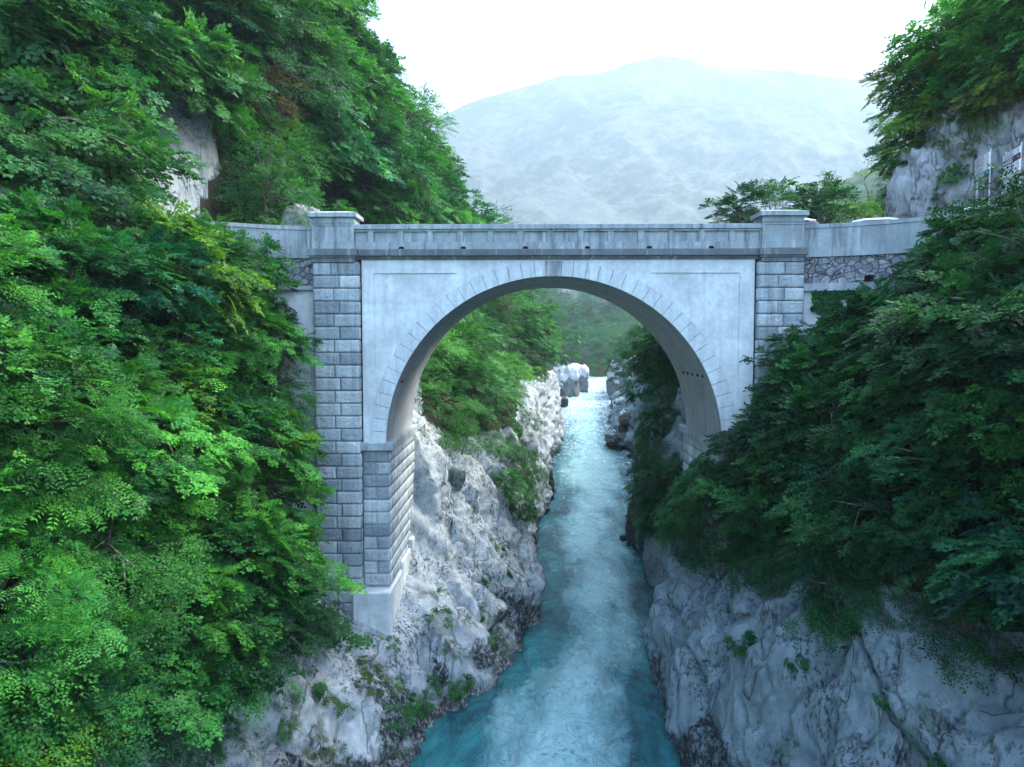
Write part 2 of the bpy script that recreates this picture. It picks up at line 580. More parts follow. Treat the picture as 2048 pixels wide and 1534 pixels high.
LEFT = {
    -40: ([(-12, -3), (-12.4, 0), (-14, 5), (-16, 11), (-20, 18)], [(-30, 22), (-60, 50), (-90, 70)]),
    4: ([(-14, -3), (-14.5, 0), (-15.3, 4), (-16.2, 8), (-17.2, 12), (-18.6, 16), (-20.5, 18.6)], [(-24, 19.5), (-29, 26), (-42, 42), (-70, 66)]),
    16: ([(-10.5, -3), (-10.8, 0), (-11.5, 3), (-12.3, 7), (-13.2, 11), (-14.5, 15), (-16.8, 18.3)], [(-20.5, 18.5), (-24, 25), (-34, 40), (-60, 66)]),
    20: ([(-7.8, -3), (-8, 0), (-9.3, 3), (-10.5, 6.5), (-11.5, 10), (-12.6, 14), (-15, 18.3)], [(-19, 18.5), (-22, 25), (-31, 40), (-56, 70)]),
    24: ([(-5.6, -3), (-5.8, 0), (-7.2, 2.2), (-9, 4.6), (-10.2, 8), (-11.2, 12), (-12.8, 16.5), (-14, 18.3)], [(-18, 18.5), (-20.5, 25), (-29, 40), (-53, 72)]),
    27: ([(-3.9, -3), (-3.8, 0), (-4.6, 1.2), (-6.4, 2.8), (-8.2, 5), (-9.5, 8), (-10.5, 12), (-12, 16), (-13, 18.3)], [(-17, 18.5), (-19.5, 24), (-27, 38), (-50, 72)]),
    30: ([(-3.0, -3), (-2.9, 0), (-3.6, 1.2), (-4.8, 2.9), (-7.5, 4.5), (-9, 6.5), (-9.8, 10), (-10.6, 14), (-11.5, 18.3)], [(-16.5, 18.5), (-18.5, 23.5), (-25, 36), (-48, 70)]),
    34: ([(-1.2, -3), (-1.0, 0), (-1.9, 1.5), (-3.3, 3), (-4.8, 4.2), (-6.5, 5.4), (-8, 8), (-9.4, 11), (-10, 14), (-11, 18.3)], [(-15.6, 18.5), (-17, 23.5), (-23, 34), (-46, 70)]),
    38: ([(.2, -3), (.3, 0), (-.2, 1.5), (-1.2, 3.6), (-2.4, 6), (-3.6, 8.2), (-5, 9.8), (-6.5, 11), (-8, 13.5), (-10, 18.3)], [(-15.0, 18.5), (-15.5, 22), (-16.1, 25.6), (-20, 28), (-28, 42), (-48, 76)]),
    43: ([(.5, -3), (.6, 0), (.2, 2), (-.5, 4.5), (-1.8, 6.6), (-3.2, 8.4), (-5, 10), (-7, 12), (-9, 15), (-11, 18.5)], [(-13.5, 19), (-15.5, 24), (-19, 32), (-28, 47), (-50, 80)]),
    52: ([(.6, -3), (.5, 0), (.3, 2), (-.2, 5), (-1.2, 7.2), (-2.5, 9), (-4.5, 11), (-7, 14), (-9, 17), (-11, 20)], [(-13, 25), (-15, 31), (-19, 39), (-28, 53), (-50, 84)]),
    60: ([(.2, -3), (.3, 0), (.6, 1), (0, 4), (-.6, 7), (-2, 9.3), (-4, 11.5), (-7, 15), (-9.5, 19), (-11.5, 24)], [(-13.5, 31), (-17, 40), (-26, 54), (-50, 86)]),
    70: ([(2.2, -3), (2.2, 0), (2.0, 3), (1.0, 6), (0, 8.5), (-1.5, 10.5), (-4, 13), (-6.5, 17), (-8.5, 22), (-10.5, 26)], [(-13, 32), (-18, 42), (-28, 56), (-50, 84)]),
    84: ([(1.6, -3), (1.6, 0), (1.8, 3), (1.2, 6.5), (.6, 9.5), (-.5, 11.5), (-2.5, 14), (-5.5, 18), (-8.5, 23), (-11, 28)], [(-15, 34), (-22, 44), (-34, 60), (-56, 84)]),
    100: ([(3.6, -3), (3.6, 0), (3.8, 3), (3.4, 7), (2.8, 10.5), (1.2, 12.3), (-2, 15), (-6, 19), (-9, 23.5), (-12, 28)], [(-18, 35), (-28, 46), (-42, 62), (-64, 82)]),
    114: ([(4.8, -3), (4.8, 0), (5, 4), (4.4, 8), (3.4, 10.6), (1.5, 12.2), (-2, 15), (-7, 19), (-11, 23), (-15, 27)], [(-22, 34), (-34, 46), (-50, 60), (-74, 80)]),
    132: ([(3.4, -3), (3.4, 0), (3.4, 4), (3, 8), (2, 10.5), (-1, 13), (-5, 16), (-10, 20), (-15, 24), (-20, 28)], [(-28, 34), (-40, 44), (-56, 56), (-80, 74)]),
    170: ([(5.4, -3), (5.4, 0), (5.2, 2.5), (4.6, 5), (3, 8), (0, 11), (-5, 15), (-11, 20), (-18, 25), (-25, 30)], [(-34, 36), (-48, 45), (-64, 56), (-90, 72)]),
    217: ([(10.0, -3), (10.0, 0), (9.6, 2.5), (8.8, 4.5), (7, 6.5), (3, 10), (-3, 15), (-11, 21), (-20, 27), (-30, 33)], [(-42, 40), (-58, 50), (-76, 60), (-100, 74)]),
    255: ([(15.5, -3), (15.5, 0), (14.5, 2), (13, 4), (10, 7), (5, 11), (-3, 17), (-13, 24), (-24, 31), (-36, 38)], [(-50, 46), (-68, 56), (-88, 66), (-115, 80)]),
    330: ([(26, -3), (25, 0), (22, 4), (18, 8), (13, 12), (6, 18), (-3, 25), (-14, 32), (-27, 40), (-42, 48)], [(-58, 56), (-78, 66), (-100, 76), (-130, 90)]),
}
RIGHT = {
    -40: ([(6, -3), (6.4, 0), (9, 6), (12, 12), (18, 18)], [(26, 19), (32, 30), (60, 55), (90, 70)]),
    6: ([(4.5, -3), (4.8, 0), (6, 3), (8, 6), (10, 9), (13, 13), (16.5, 16), (19, 18)], [(24, 18.2), (26, 27), (32, 36), (60, 60)]),
    16: ([(4.8, -3), (5, 0), (6, 2), (7.8, 4.2), (10, 6.2), (11.6, 8), (13.2, 11), (15.5, 14.8), (18, 17.8)], [(22.5, 18.2), (24, 26), (29, 34), (50, 56)]),
    22: ([(5.2, -3), (5.3, 0), (5.9, 2), (7.2, 4.5), (9, 6.6), (10.5, 8.6), (11.8, 11.5), (13.8, 15), (16.6, 17.8)], [(20.4, 18.2), (21.6, 25), (25, 31), (44, 52)]),
    27: ([(5.6, -3), (5.5, 0), (5.5, 1.5), (6.2, 3.4), (7.2, 5.2), (8.4, 7), (9.7, 9), (11.2, 11.6), (13, 14.6), (15, 17.2)], [(18.6, 18.2), (19.4, 22), (20.6, 26), (24, 31), (42, 50)]),
    32: ([(6.6, -3), (6.6, 0), (6.0, 1.8), (6.3, 3.5), (7.2, 5.5), (8.5, 7.0), (9.4, 8.6), (10.4, 11.5), (11.6, 15), (12.6, 17.4)], [(17.0, 18.2), (17.6, 20.5), (18.6, 23.5), (20.5, 26.5), (25, 31), (42, 48)]),
    37: ([(7.4, -3), (7.3, 0), (7, 2), (6.9, 3.5), (7.3, 5), (8.3, 6.6), (9.2, 8.6), (10, 11.2), (11, 15), (12.2, 17.6)], [(17.6, 18.2), (18.4, 21), (20.0, 24), (23, 28), (28, 32), (46, 46)]),
    42: ([(8, -3), (7.9, 0), (7.6, 2), (7.3, 4), (7.4, 6), (7.8, 8), (8.4, 10), (9.6, 13), (11, 16), (13, 18.2)], [(21, 18.4), (24, 20), (28, 23), (34, 28), (54, 38)]),
    48: ([(8.6, -3), (8.5, 0), (8.2, 2), (7.9, 4), (7.9, 6), (8.2, 8), (8.8, 10), (10, 13), (11.5, 16), (14, 18.5)], [(24, 18.6), (30, 19), (40, 22), (64, 32)]),
    56: ([(8.9, -3), (9.0, 0), (9.3, 1.5), (9.4, 4), (9.4, 7), (9.6, 9), (10, 11.5), (11.5, 14.5), (13, 16.5), (16, 18.5)], [(26, 18.6), (34, 19), (46, 21), (74, 28)]),
    71: ([(10.6, -3), (10.8, 0), (11, 2), (11.2, 5), (11.4, 8), (12, 10.5), (13.2, 13), (15, 15.5), (19, 18.5)], [(30, 18.8), (44, 19), (60, 21), (90, 28)]),
    88: ([(13.4, -3), (13.6, 0), (13.8, 1.5), (14.2, 4), (14.6, 7), (16, 10), (18, 13), (20, 15.5), (24, 18)], [(36, 18.8), (50, 19), (70, 21), (110, 30)]),
    111: ([(13, -3), (13.2, 0), (14, .8), (15.2, 2), (16.2, 4), (17, 6.5), (19, 9.5), (22, 13), (28, 17)], [(40, 18.5), (56, 19), (80, 22), (130, 34)]),
    140: ([(14.6, -3), (15, 0), (17, 1.8), (18.5, 4), (20, 6), (23, 9), (27, 12.5), (34, 17)], [(48, 18.5), (66, 20), (90, 24), (150, 38)]),
    163: ([(17.6, -3), (18, 0), (19, 1.5), (21, 3), (23, 5.5), (26, 8), (30, 11.5), (38, 16)], [(54, 18), (74, 20), (100, 26), (160, 42)]),
    207: ([(21.6, -3), (22, 0), (23, 1.5), (25, 3), (28, 5), (32, 8), (38, 11.5), (46, 15)], [(64, 18), (84, 21), (112, 28), (170, 46)]),
    255: ([(29, -3), (30, 0), (32, 1.5), (35, 3), (39, 5), (44, 8), (50, 11.5), (58, 15)], [(76, 18), (96, 22), (124, 30), (180, 48)]),
    330: ([(58, -3), (60, 0), (63, 1.5), (67, 3), (72, 5), (78, 8), (86, 11.5), (96, 15)], [(110, 18), (130, 22), (150, 30), (200, 48)]),
}


def bank(stations, side, seed, amp, n1=240, n2=80):
    ys = sorted(stations)
    C = np.stack([resample(stations[y][0], n1) for y in ys])
    H = np.stack([resample([stations[y][0][-1]] + stations[y][1], n2 + 1)[1:] for y in ys])
    prof = np.concatenate([C, H], 1)                       # (ny, n, 2)
    yy = [-40.0]
    while yy[-1] < 330:
        y = yy[-1]
        yy.append(y + (2.0 if y < 4 else max(0.09, 0.0048 * y)))
    yy = np.array(yy)
    yy[-1] = 330
    G = np.stack([np.stack([np.interp(yy, ys, prof[:, j, k]) for j in range(n1 + n2)], 1) for k in (0, 1)], 2)
    G = smooth_axis(G, 0.5, 14)
    ny, n = len(yy), n1 + n2
    V = np.zeros((ny, n, 3))
    V[..., 0], V[..., 2] = G[..., 0], G[..., 1]
    V[..., 1] = yy[:, None]
    dy = np.gradient(V, axis=0)
    ds = np.gradient(V, axis=1)
    N = np.cross(dy, ds) if side < 0 else np.cross(ds, dy)
    N /= np.linalg.norm(N, axis=2, keepdims=True) + 1e-9
    p = V.reshape(-1, 3)
    a = np.ones((ny, n))
    j = np.arange(n)
    shelf = np.clip(1 - np.abs(j - n1 - 6) / 26.0, 0, 1)
    near = np.clip((46 - yy) / 8, 0, 1)[:, None]
    a = a * (1 - 0.93 * shelf[None, :] * near)
    if side < 0:                                           # bedding under the left pier stays close to the design surface
        a *= 1 - 0.75 * (np.exp(-((yy - 32.5) / 4.2) ** 4)[:, None] * np.exp(-((G[..., 0] + 7.0) / 2.3) ** 4))
    a = a.ravel()
    q = p.copy()
    if side > 0:                                           # smooth cliff with slanting grooves
        q = np.stack([p[:, 0] + 0.35 * p[:, 2], p[:, 1] + 0.55 * p[:, 2], p[:, 2] * 0.55], 1)
    else:
        q = np.stack([p[:, 0] + 0.3 * p[:, 1], p[:, 1] * 0.8, p[:, 2] * 0.7], 1)
    ax_ = np.array([0.55, -0.35, -0.76]) if side < 0 else np.array([0.1, -0.55, -0.83])
    ax_ /= np.linalg.norm(ax_)
    qs = p - 0.65 * (p @ ax_)[:, None] * ax_
    d = amp[0] * fbm(q / 5.5, seed, 3) + amp[1] * fbm(qs / 1.5, seed + 10, 4, 0.55, True) + amp[2] * fbm(p / 0.55, seed + 20, 3, 0.55)
    ax = np.array([0.55, -0.35, -0.76]) if side < 0 else np.array([0.1, -0.55, -0.83])
    ax /= np.linalg.norm(ax)
    q = p - 0.6 * (p @ ax)[:, None] * ax                   # slabs and striae run down the dip of the beds
    for sc, am, sd in ((3.4, amp[4], 40), (1.25, amp[5], 44)):
        fh, fe = facets(q / sc + 0.15 * np.stack([gnoise(p / sc, seed + 60 + k) for k in range(3)], 1), seed + sd)
        d += am * (fh - 0.8 * np.exp(-(fe / 0.045) ** 2))
    d += amp[3] * np.clip(fbm(q / 3.0, seed + 30, 2, 0.5, True), 0, 1)
    wall = np.exp(-((p[:, 2] - 0.2) / 0.8) ** 2)           # undercut at the waterline
    d = d * a - 0.25 * wall
    V = (p + N.reshape(-1, 3) * d[:, None]).reshape(ny, n, 3)
    I = np.arange(ny * n).reshape(ny, n)
    Q = np.stack([I[:-1, :-1], I[1:, :-1], I[1:, 1:], I[:-1, 1:]], 2).reshape(-1, 4)
    if side > 0:
        Q = Q[:, ::-1]
    return V, N, Q, yy


LV, LN, LQ, LY = bank(LEFT, -1, 3, (0.95, 0.36, 0.12, 0.3, 0.65, 0.14))
RV, RN, RQ, RY = bank(RIGHT, 1, 51, (0.9, 0.2, 0.07, 0.6, 0.85, 0.2))

def soil_shade_mask(V, polys, yr, zmin):  # dark ground under shrubs: soil, plus shade painted into the gaps
    p = V.reshape(-1, 3)
    px, dep = proj(p)
    m = np.zeros(len(p))
    for q in polys:
        m = np.maximum(m, inpoly(px, q) & (dep > 1) & (p[:, 1] > yr[0]) & (p[:, 1] < yr[1]) & (p[:, 2] > zmin))
    return m


def inbox(V, x0, x1, y0, y1, z0, z1):
    p = V.reshape(-1, 3)
    return (p[:, 0] > x0) & (p[:, 0] < x1) & (p[:, 1] > y0) & (p[:, 1] < y1) & (p[:, 2] > z0) & (p[:, 2] < z1)


# leaf litter and soil on the planted ground, bare limestone elsewhere
lsoil = (LV.reshape(-1, 3)[:, 2] > 18.9).astype(float)
lsoil[inbox(LV, -20.6, -15.7, 33, 39.6, 18, 27.5) | inbox(LV, -26, -17.2, 24, 35, 18, 20.6)] = 0
lsoil = np.maximum(lsoil, soil_shade_mask(LV, [[(-400, 330), (440, 440), (600, 560), (590, 1090), (480, 1230), (330, 1400), (60, 1540), (-400, 1600)]], (8, 29.3), 2))
lsoil = np.maximum(lsoil, soil_shade_mask(LV, [[(840, 560), (1130, 560), (1130, 730), (1040, 760), (1030, 850), (900, 880), (845, 830)]], (37.5, 330), 6.5))
rp_ = RV.reshape(-1, 3)
rsoil = ((rp_[:, 2] > 17.5) & ~inbox(RV, 16.4, 24.5, 14, 36.5, 17.5, 29)).astype(float)
rsoil = np.maximum(rsoil, soil_shade_mask(RV, [[(1400, 930), (1560, 690), (1790, 560), (1930, 400), (2500, 380), (2500, 1330), (2000, 1260), (1850, 1190), (1640, 1130), (1480, 1070), (1350, 1030)]], (8, 31), 3))
rsoil = np.maximum(rsoil, ((rp_[:, 1] > 38) & (rp_[:, 2] > 14 + 0.02 * rp_[:, 1])).astype(float))
left_bank = tag(link('left_bank', mesh_np('left_bank', LV.reshape(-1, 3), LQ, smooth=True, mat=M['rock_l'], attrs={'soil': lsoil})),
                'pale limestone bank and steep wooded slope left of the river', kind='structure')
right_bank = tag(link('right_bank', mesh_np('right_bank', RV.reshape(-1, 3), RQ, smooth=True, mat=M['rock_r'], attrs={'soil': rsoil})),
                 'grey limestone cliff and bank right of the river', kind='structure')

# river -------------------------------------------------------------
def make_river():
    ys = [-40.0]
    while ys[-1] < 340:
        ys.append(ys[-1] + (1.5 if ys[-1] < 14 else max(0.13, 0.0055 * ys[-1])))
    ys = np.array(ys)
    u = np.linspace(0, 1, 190)
    xl = np.interp(ys, [-40, 10, 20, 30, 60, 120, 217, 260, 340], [-18, -16, -11, -6, -3, 0, 4, 8, 18])
    xr = np.interp(ys, [-40, 10, 20, 30, 60, 120, 217, 260, 340], [10, 9, 9, 10, 13, 20, 30, 40, 90])
    Xg = xl[:, None] + (xr - xl)[:, None] * u[None]
    Yg = np.repeat(ys[:, None], len(u), 1)
    p = np.stack([Xg.ravel(), Yg.ravel() * 0.55, np.zeros(Xg.size)], 1)
    w = 0.16 * fbm(p / 2.6, 71, 3) + 0.07 * fbm(p / 0.9, 75, 3, 0.55, True) + 0.03 * fbm(p / 0.35, 79, 2)
    far = np.clip((Yg.ravel() - 90) / 120, 0, 1)
    w *= 1 + 1.6 * far
    V = np.stack([Xg.ravel(), Yg.ravel(), w + 0.006 * np.clip(Yg.ravel() - 120, 0, None)], 1)
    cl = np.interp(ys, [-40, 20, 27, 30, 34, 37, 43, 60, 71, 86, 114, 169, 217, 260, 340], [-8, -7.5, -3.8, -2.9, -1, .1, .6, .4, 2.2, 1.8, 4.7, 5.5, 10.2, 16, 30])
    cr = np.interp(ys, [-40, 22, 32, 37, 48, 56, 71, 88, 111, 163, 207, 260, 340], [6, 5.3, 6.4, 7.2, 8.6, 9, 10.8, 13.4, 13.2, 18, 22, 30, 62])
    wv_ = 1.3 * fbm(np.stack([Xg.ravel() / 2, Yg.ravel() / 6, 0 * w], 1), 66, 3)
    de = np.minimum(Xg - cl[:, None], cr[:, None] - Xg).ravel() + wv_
    aer_sheen = np.clip((de - 0.9 - 1.1 * np.clip((32 - Yg.ravel()) / 8, 0, 1)) / 3.0, 0, 1)  # pale mid-stream: air bubbles plus painted sky reflection
    foam = np.clip((Yg.ravel() - 50) / 130, 0, 1) * 0.62 + 0.25 * np.clip((Yg.ravel() - 28) / 20, 0, 1) + 0.45 * np.exp(-(np.clip(de - wv_, 0, None) / 0.3) ** 2) * np.clip((Yg.ravel() - 34) / 10, 0, 1)
    I = np.arange(V.shape[0]).reshape(Xg.shape)
    Q = np.stack([I[:-1, :-1], I[:-1, 1:], I[1:, 1:], I[1:, :-1]], 2).reshape(-1, 4)
    o = link('river', mesh_np('river', V, Q, smooth=True, mat=M['water'], attrs={'foam': foam, 'aerated_sheen': aer_sheen}))
    tag(o, 'turquoise river running through the gorge', kind='structure')


make_river()

# far hillside closing the gorge, valley floor, hill and mountain ---------------
def sheet(name, xs, ys, zf, mat, label, smooth=True):
    Xg, Yg = np.meshgrid(xs, ys)
    Zg = zf(Xg.ravel(), Yg.ravel())
    V = np.stack([Xg.ravel(), Yg.ravel(), Zg], 1)
    I = np.arange(V.shape[0]).reshape(Xg.shape)
    Q = np.stack([I[:-1, :-1], I[:-1, 1:], I[1:, 1:], I[1:, :-1]], 2).reshape(-1, 4)
    return tag(link(name, mesh_np(name, V, Q, smooth=smooth, mat=mat)), label, kind='structure'), V.reshape(*Xg.shape, 3)


FLOOR = mat_forestfloor('forest_floor', (0.02, 0.04, 0.012), (0.05, 0.075, 0.025))


def far_z(x, y):
    t = np.clip((y - (268 + 0.25 * np.clip(x, -50, 200))) / 150, -0.1, 1)
    p = np.stack([x, y, 0 * x], 1)
    return -2 + 33 * t + 3.5 * fbm(p / 40, 91, 3) * np.clip(t, 0, 1)


far_hill, FV = sheet('far_hillside', np.linspace(-120, 260, 130), np.linspace(255, 520, 90), far_z, FLOOR,
                     'wooded hillside closing the gorge upstream')
valley, _ = sheet('valley_floor', np.linspace(-5200, 5200, 90), np.linspace(500, 1500, 50),
                  lambda x, y: 22 + 2.0 * fbm(np.stack([x, y, 0 * x], 1) / 120, 5, 3), FLOOR, 'flat green valley floor below the mountain')


def hill_z(x, y):
    p = np.stack([x, y, 0 * x], 1)
    r = np.clip(1 - ((x - 330) / 175) ** 2 - ((y - 620) / 170) ** 2, 0, 1)
    return 12 + 148 * r ** 0.8 + 9 * np.abs(fbm(p / 14, 33, 3)) * (r > 0)


hill, _ = sheet('wooded_hill', np.linspace(150, 515, 190), np.linspace(445, 795, 130), hill_z,
                mat_forestfloor('wooded_hill_canopy', (0.015, 0.04, 0.012), (0.06, 0.1, 0.03), 0.12), 'rounded wooded hill right of the mountain')


def make_mountain():
    rp = [(-2200, 420), (-900, 420), (0, 400), (500, 330), (800, 262), (915, 228), (1000, 200), (1100, 172), (1200, 158), (1260, 140), (1320, 131), (1360, 135),
          (1420, 150), (1500, 155), (1600, 165), (1700, 180), (1800, 195), (1900, 215), (2048, 240), (2400, 300), (3000, 380), (4500, 420)]
    u = np.linspace(-1400, 3300, 560)
    v = np.linspace(0, 1.35, 190)
    elev = (682 - np.interp(u, [a for a, b in rp], [b for a, b in rp])) / F
    tx = (u - 1055) / F
    U, Vv = np.meshgrid(np.arange(len(u)), v)
    D = 1300 + (3150 - 1300) * Vv
    zr = 15 + elev * 3150
    t = np.clip(Vv, 0, 1)
    prof = np.where(Vv <= 1, t ** 1.25, 1 - 2.2 * (Vv - 1))
    Zm = 14 + (zr[U] - 14) * prof
    Xm = tx[U] * D
    p = np.stack([Xm.ravel(), D.ravel(), Zm.ravel() * 0.4], 1)
    rid = fbm(p / 430, 41, 5, 0.52, True).reshape(Xm.shape)
    rough = fbm(p / 115, 47, 4, 0.55).reshape(Xm.shape)
    env = np.clip(Vv * (1.02 - Vv) * 4, 0, 1) * np.clip(Vv * 1.8, 0.15, 1)
    Zm = Zm + rid * 60 * env + rough * (20 * env + 7 * (Vv > 0.3))
    V = np.stack([Xm.ravel(), D.ravel(), Zm.ravel()], 1)
    I = np.arange(V.shape[0]).reshape(Xm.shape)
    Q = np.stack([I[:-1, :-1], I[:-1, 1:], I[1:, 1:], I[1:, :-1]], 2).reshape(-1, 4)
    tag(link('mountain', mesh_np('mountain', V, Q, smooth=True, mat=M['mountain'])), 'pale hazy mountain ridge behind the bridge', kind='structure')


make_mountain()

# roads -----------------------------------------------------------------
def road(name, pts, w, z, label):
    mb = MB()
    path = []
    for i, (x, y) in enumerate(pts):
        a, b = pts[max(i - 1, 0)], pts[min(i + 1, len(pts) - 1)]
        tx, ty = b[0] - a[0], b[1] - a[1]
        l = math.hypot(tx, ty)
        path.append((x, y, -ty / l, tx / l))
    mb.extrude_profile([(-w / 2, z - 0.12), (w / 2, z - 0.12), (w / 2, z), (-w / 2, z)], path)
    tag(mb.build(name, M['asphalt']), label, kind='structure')


road('road', [(-8.6, 33.4), (-11, 33.2), (-13.5, 31.6), (-15.2, 28.5), (-16.6, 24), (-18.5, 18), (-21, 8), (-24, -10)], 3.6, 18.62, 'road bending away from the left end of the bridge')
road('road', [(10.8, 33.4), (12.5, 33.2), (15.4, 31.4), (17.2, 28), (18.6, 24), (20.0, 18), (21, 8), (22, -10)], 3.4, 18.62, 'road bending away from the right end of the bridge')

# ------------------------------------------------------------------ the bridge
YF, YB = 30.0, 36.7
XC = X(1107, YF)
ZS = Z(889)                       # springing
RI = (X(1445) - X(770)) / 2       # intrados radius
RE = RI + 0.63
RP = RI + 1.12                    # panel arc
XL0, XL1 = X(632), X(722)         # left pier
XR0, XR1 = X(1510), X(1600)       # right pier
ZT = Z(450)                       # parapet top
ZCOR1, ZCOR0 = Z(499), Z(512)     # cornice slab
ZW = Z(518)
bridge = tag(empty('stone_bridge', (XC, YF, 0)), 'pale stone arch bridge spanning the river gorge with rusticated piers and panelled parapet', 'bridge')


def bput(mb, name, mat, parent=bridge, bevel=0.0, smooth=False):
    o = mb.build(name, mat, None, bevel, smooth)
    o.parent = parent
    # meshes are written in world coordinates: cancel the parent's offset
    q, off = parent, Vector((0, 0, 0))
    while q is not None:
        off += q.location
        q = q.parent
    o.data.transform(Matrix.Translation(-off))
    return o


def put_mesh(name, me, parent):
    o = link(name, me, parent)
    q, off = parent, Vector((0, 0, 0))
    while q is not None:
        off += q.location
        q = q.parent
    me.transform(Matrix.Translation(-off))
    return o


def arcz(x, r):
    d = r * r - (x - XC) ** 2
    return ZS + math.sqrt(d) if d > 0 else ZS


def spandrel(yf, sgn):
    """face wall with sunk panels; sgn -1 faces the camera, +1 faces upstream"""
    mb = MB()
    a, b = XL1 - 0.05, XR0 + 0.05
    pl = (X(749), X(918)); pr = (X(1300), X(1478))
    ptop = Z(546)
    xs = sorted(set(np.round(np.concatenate([np.linspace(a, b, 150), XC + RE * np.cos(np.linspace(0, math.pi, 120)), [pl[0], pl[1], pr[0], pr[1]]]), 4).tolist()))
    xs = [x for x in xs if a - 1e-6 <= x <= b + 1e-6]
    dep = -0.05 * sgn
    for x0, x1 in zip(xs[:-1], xs[1:]):
        xm = (x0 + x1) / 2
        b0, b1 = arcz(x0, RE), arcz(x1, RE)
        if abs(xm - XC) > RE: b0 = b1 = ZS
        inp = (pl[0] < xm < pl[1]) or (pr[0] < xm < pr[1])
        if not inp:
            mb.add([(x0, yf, b0), (x1, yf, b1), (x1, yf, ZW), (x0, yf, ZW)], [(0, 1, 2, 3)])
        else:
            p0, p1 = min(arcz(x0, RP), ptop), min(arcz(x1, RP), ptop)
            mb.add([(x0, yf, b0), (x1, yf, b1), (x1, yf, p1), (x0, yf, p0)], [(0, 1, 2, 3)])
            y2 = yf + dep
            mb.add([(x0, y2, p0), (x1, y2, p1), (x1, y2, ptop), (x0, y2, ptop)], [(0, 1, 2, 3)])
            mb.add([(x0, yf, ptop), (x1, yf, ptop), (x1, yf, ZW), (x0, yf, ZW)], [(0, 1, 2, 3)])
            mb.add([(x0, yf, p0), (x1, yf, p1), (x1, y2, p1), (x0, y2, p0)], [(0, 1, 2, 3)])
            mb.add([(x0, yf, ptop), (x1, yf, ptop), (x1, y2, ptop), (x0, y2, ptop)], [(0, 1, 2, 3)])
    for (p, q) in (pl, pr):
        for x in (p, q):
            zlo = min(arcz(x, RP), ptop)
            if ptop - zlo > 0.02:
                mb.add([(x, yf, zlo), (x, yf + dep, zlo), (x, yf + dep, ptop), (x, yf, ptop)], [(0, 1, 2, 3)])
    return mb


bput(spandrel(YF, -1), 'spandrel_wall', M['plaster'])
bput(spandrel(YB, 1), 'spandrel_wall', M['plaster'])


def ring(yf, sgn, key):
    mb = MB()
    n = 43
    kh = 0.062 if key else 0.0
    ths = [(i, math.pi * i / n, math.pi * (i + 1) / n) for i in range(n)]
    g = 0.0014
    for i, t0, t1 in ths:
        yo = yf + sgn * (0.05 + 0.006 * math.sin(i * 7.7))
        m = 4
        tt = np.linspace(t0 + g, t1 - g, m)
        vs = []
        for y, r0, r1, k in ((yo, RI + 0.004, RE - 0.006, 0), (yf - sgn * 0.3, RI + 0.004, RE - 0.006, 0)):
            for t in tt:
                vs.append((XC - r0 * math.cos(t), y, ZS + r0 * math.sin(t)))
            for t in tt[::-1]:
                vs.append((XC - r1 * math.cos(t), y, ZS + r1 * math.sin(t)))
        k = 2 * m
        fs = [tuple(range(k)), tuple(range(2 * k - 1, k - 1, -1))] + [(j, k + j, k + (j + 1) % k, (j + 1) % k) for j in range(k)]
        mb.add(vs, fs)
    return mb


r1 = bput(ring(YF, -1, True), 'arch_ring', M['ring'], bevel=0.008)
bput(ring(YB, 1, True), 'arch_ring', M['ring'])
for yy_ in (YF - 0.012, YB + 0.012):      # mortar bed behind the voussoirs
    mb = MB()
    tt = np.linspace(0, math.pi, 90)
    for a, b in zip(tt[:-1], tt[1:]):
        mb.add([(XC - r * math.cos(t), yy_, ZS + r * math.sin(t)) for r, t in ((RI + .01, a), (RE, a), (RE, b), (RI + .01, b))], [(0, 1, 2, 3)])
    bput(mb, 'mortar_joint', M['concrete'])
for yf, s in ((YF, -1), (YB, 1)):
    mb = MB()
    w0, w1 = 0.29, 0.335
    y0, y1 = sorted((yf + s * 0.1, yf - s * 0.25))
    zt, zb = Z(522), ZS + RI - 0.02
    mb.add([(XC - w0, y0, zb), (XC + w0, y0, zb), (XC + w0, y1, zb), (XC - w0, y1, zb), (XC - w1, y0, zt), (XC + w1, y0, zt), (XC + w1, y1, zt), (XC - w1, y1, zt)],
           [(0, 3, 2, 1), (4, 5, 6, 7), (0, 1, 5, 4), (1, 2, 6, 5), (2, 3, 7, 6), (3, 0, 4, 7)])
    bput(mb, 'keystone', M['keyst'], bevel=0.02)
# vault
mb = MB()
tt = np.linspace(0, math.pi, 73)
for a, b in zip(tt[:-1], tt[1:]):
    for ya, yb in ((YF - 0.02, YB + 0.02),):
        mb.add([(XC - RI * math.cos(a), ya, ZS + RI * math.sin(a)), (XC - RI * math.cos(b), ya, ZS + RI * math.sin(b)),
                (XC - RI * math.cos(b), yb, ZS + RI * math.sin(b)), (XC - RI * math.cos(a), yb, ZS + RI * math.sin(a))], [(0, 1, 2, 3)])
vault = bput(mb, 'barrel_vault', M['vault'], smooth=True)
# putlog holes left in the vault
for sx in (-1, 1):
    for k in range(5 if sx > 0 else 1):
        mb = MB()
        th = R(24 if sx > 0 else 22)
        y = YF + 0.8 + k * 0.95
        cx, cz = XC + sx * RI * math.cos(th), ZS + RI * math.sin(th)
        mb.box(cx - 0.05, cx + 0.05, y - 0.05, y + 0.05, cz - 0.07, cz + 0.05)
        bput(mb, 'putlog_hole', M['hole'], vault)

rng = np.random.default_rng(5)


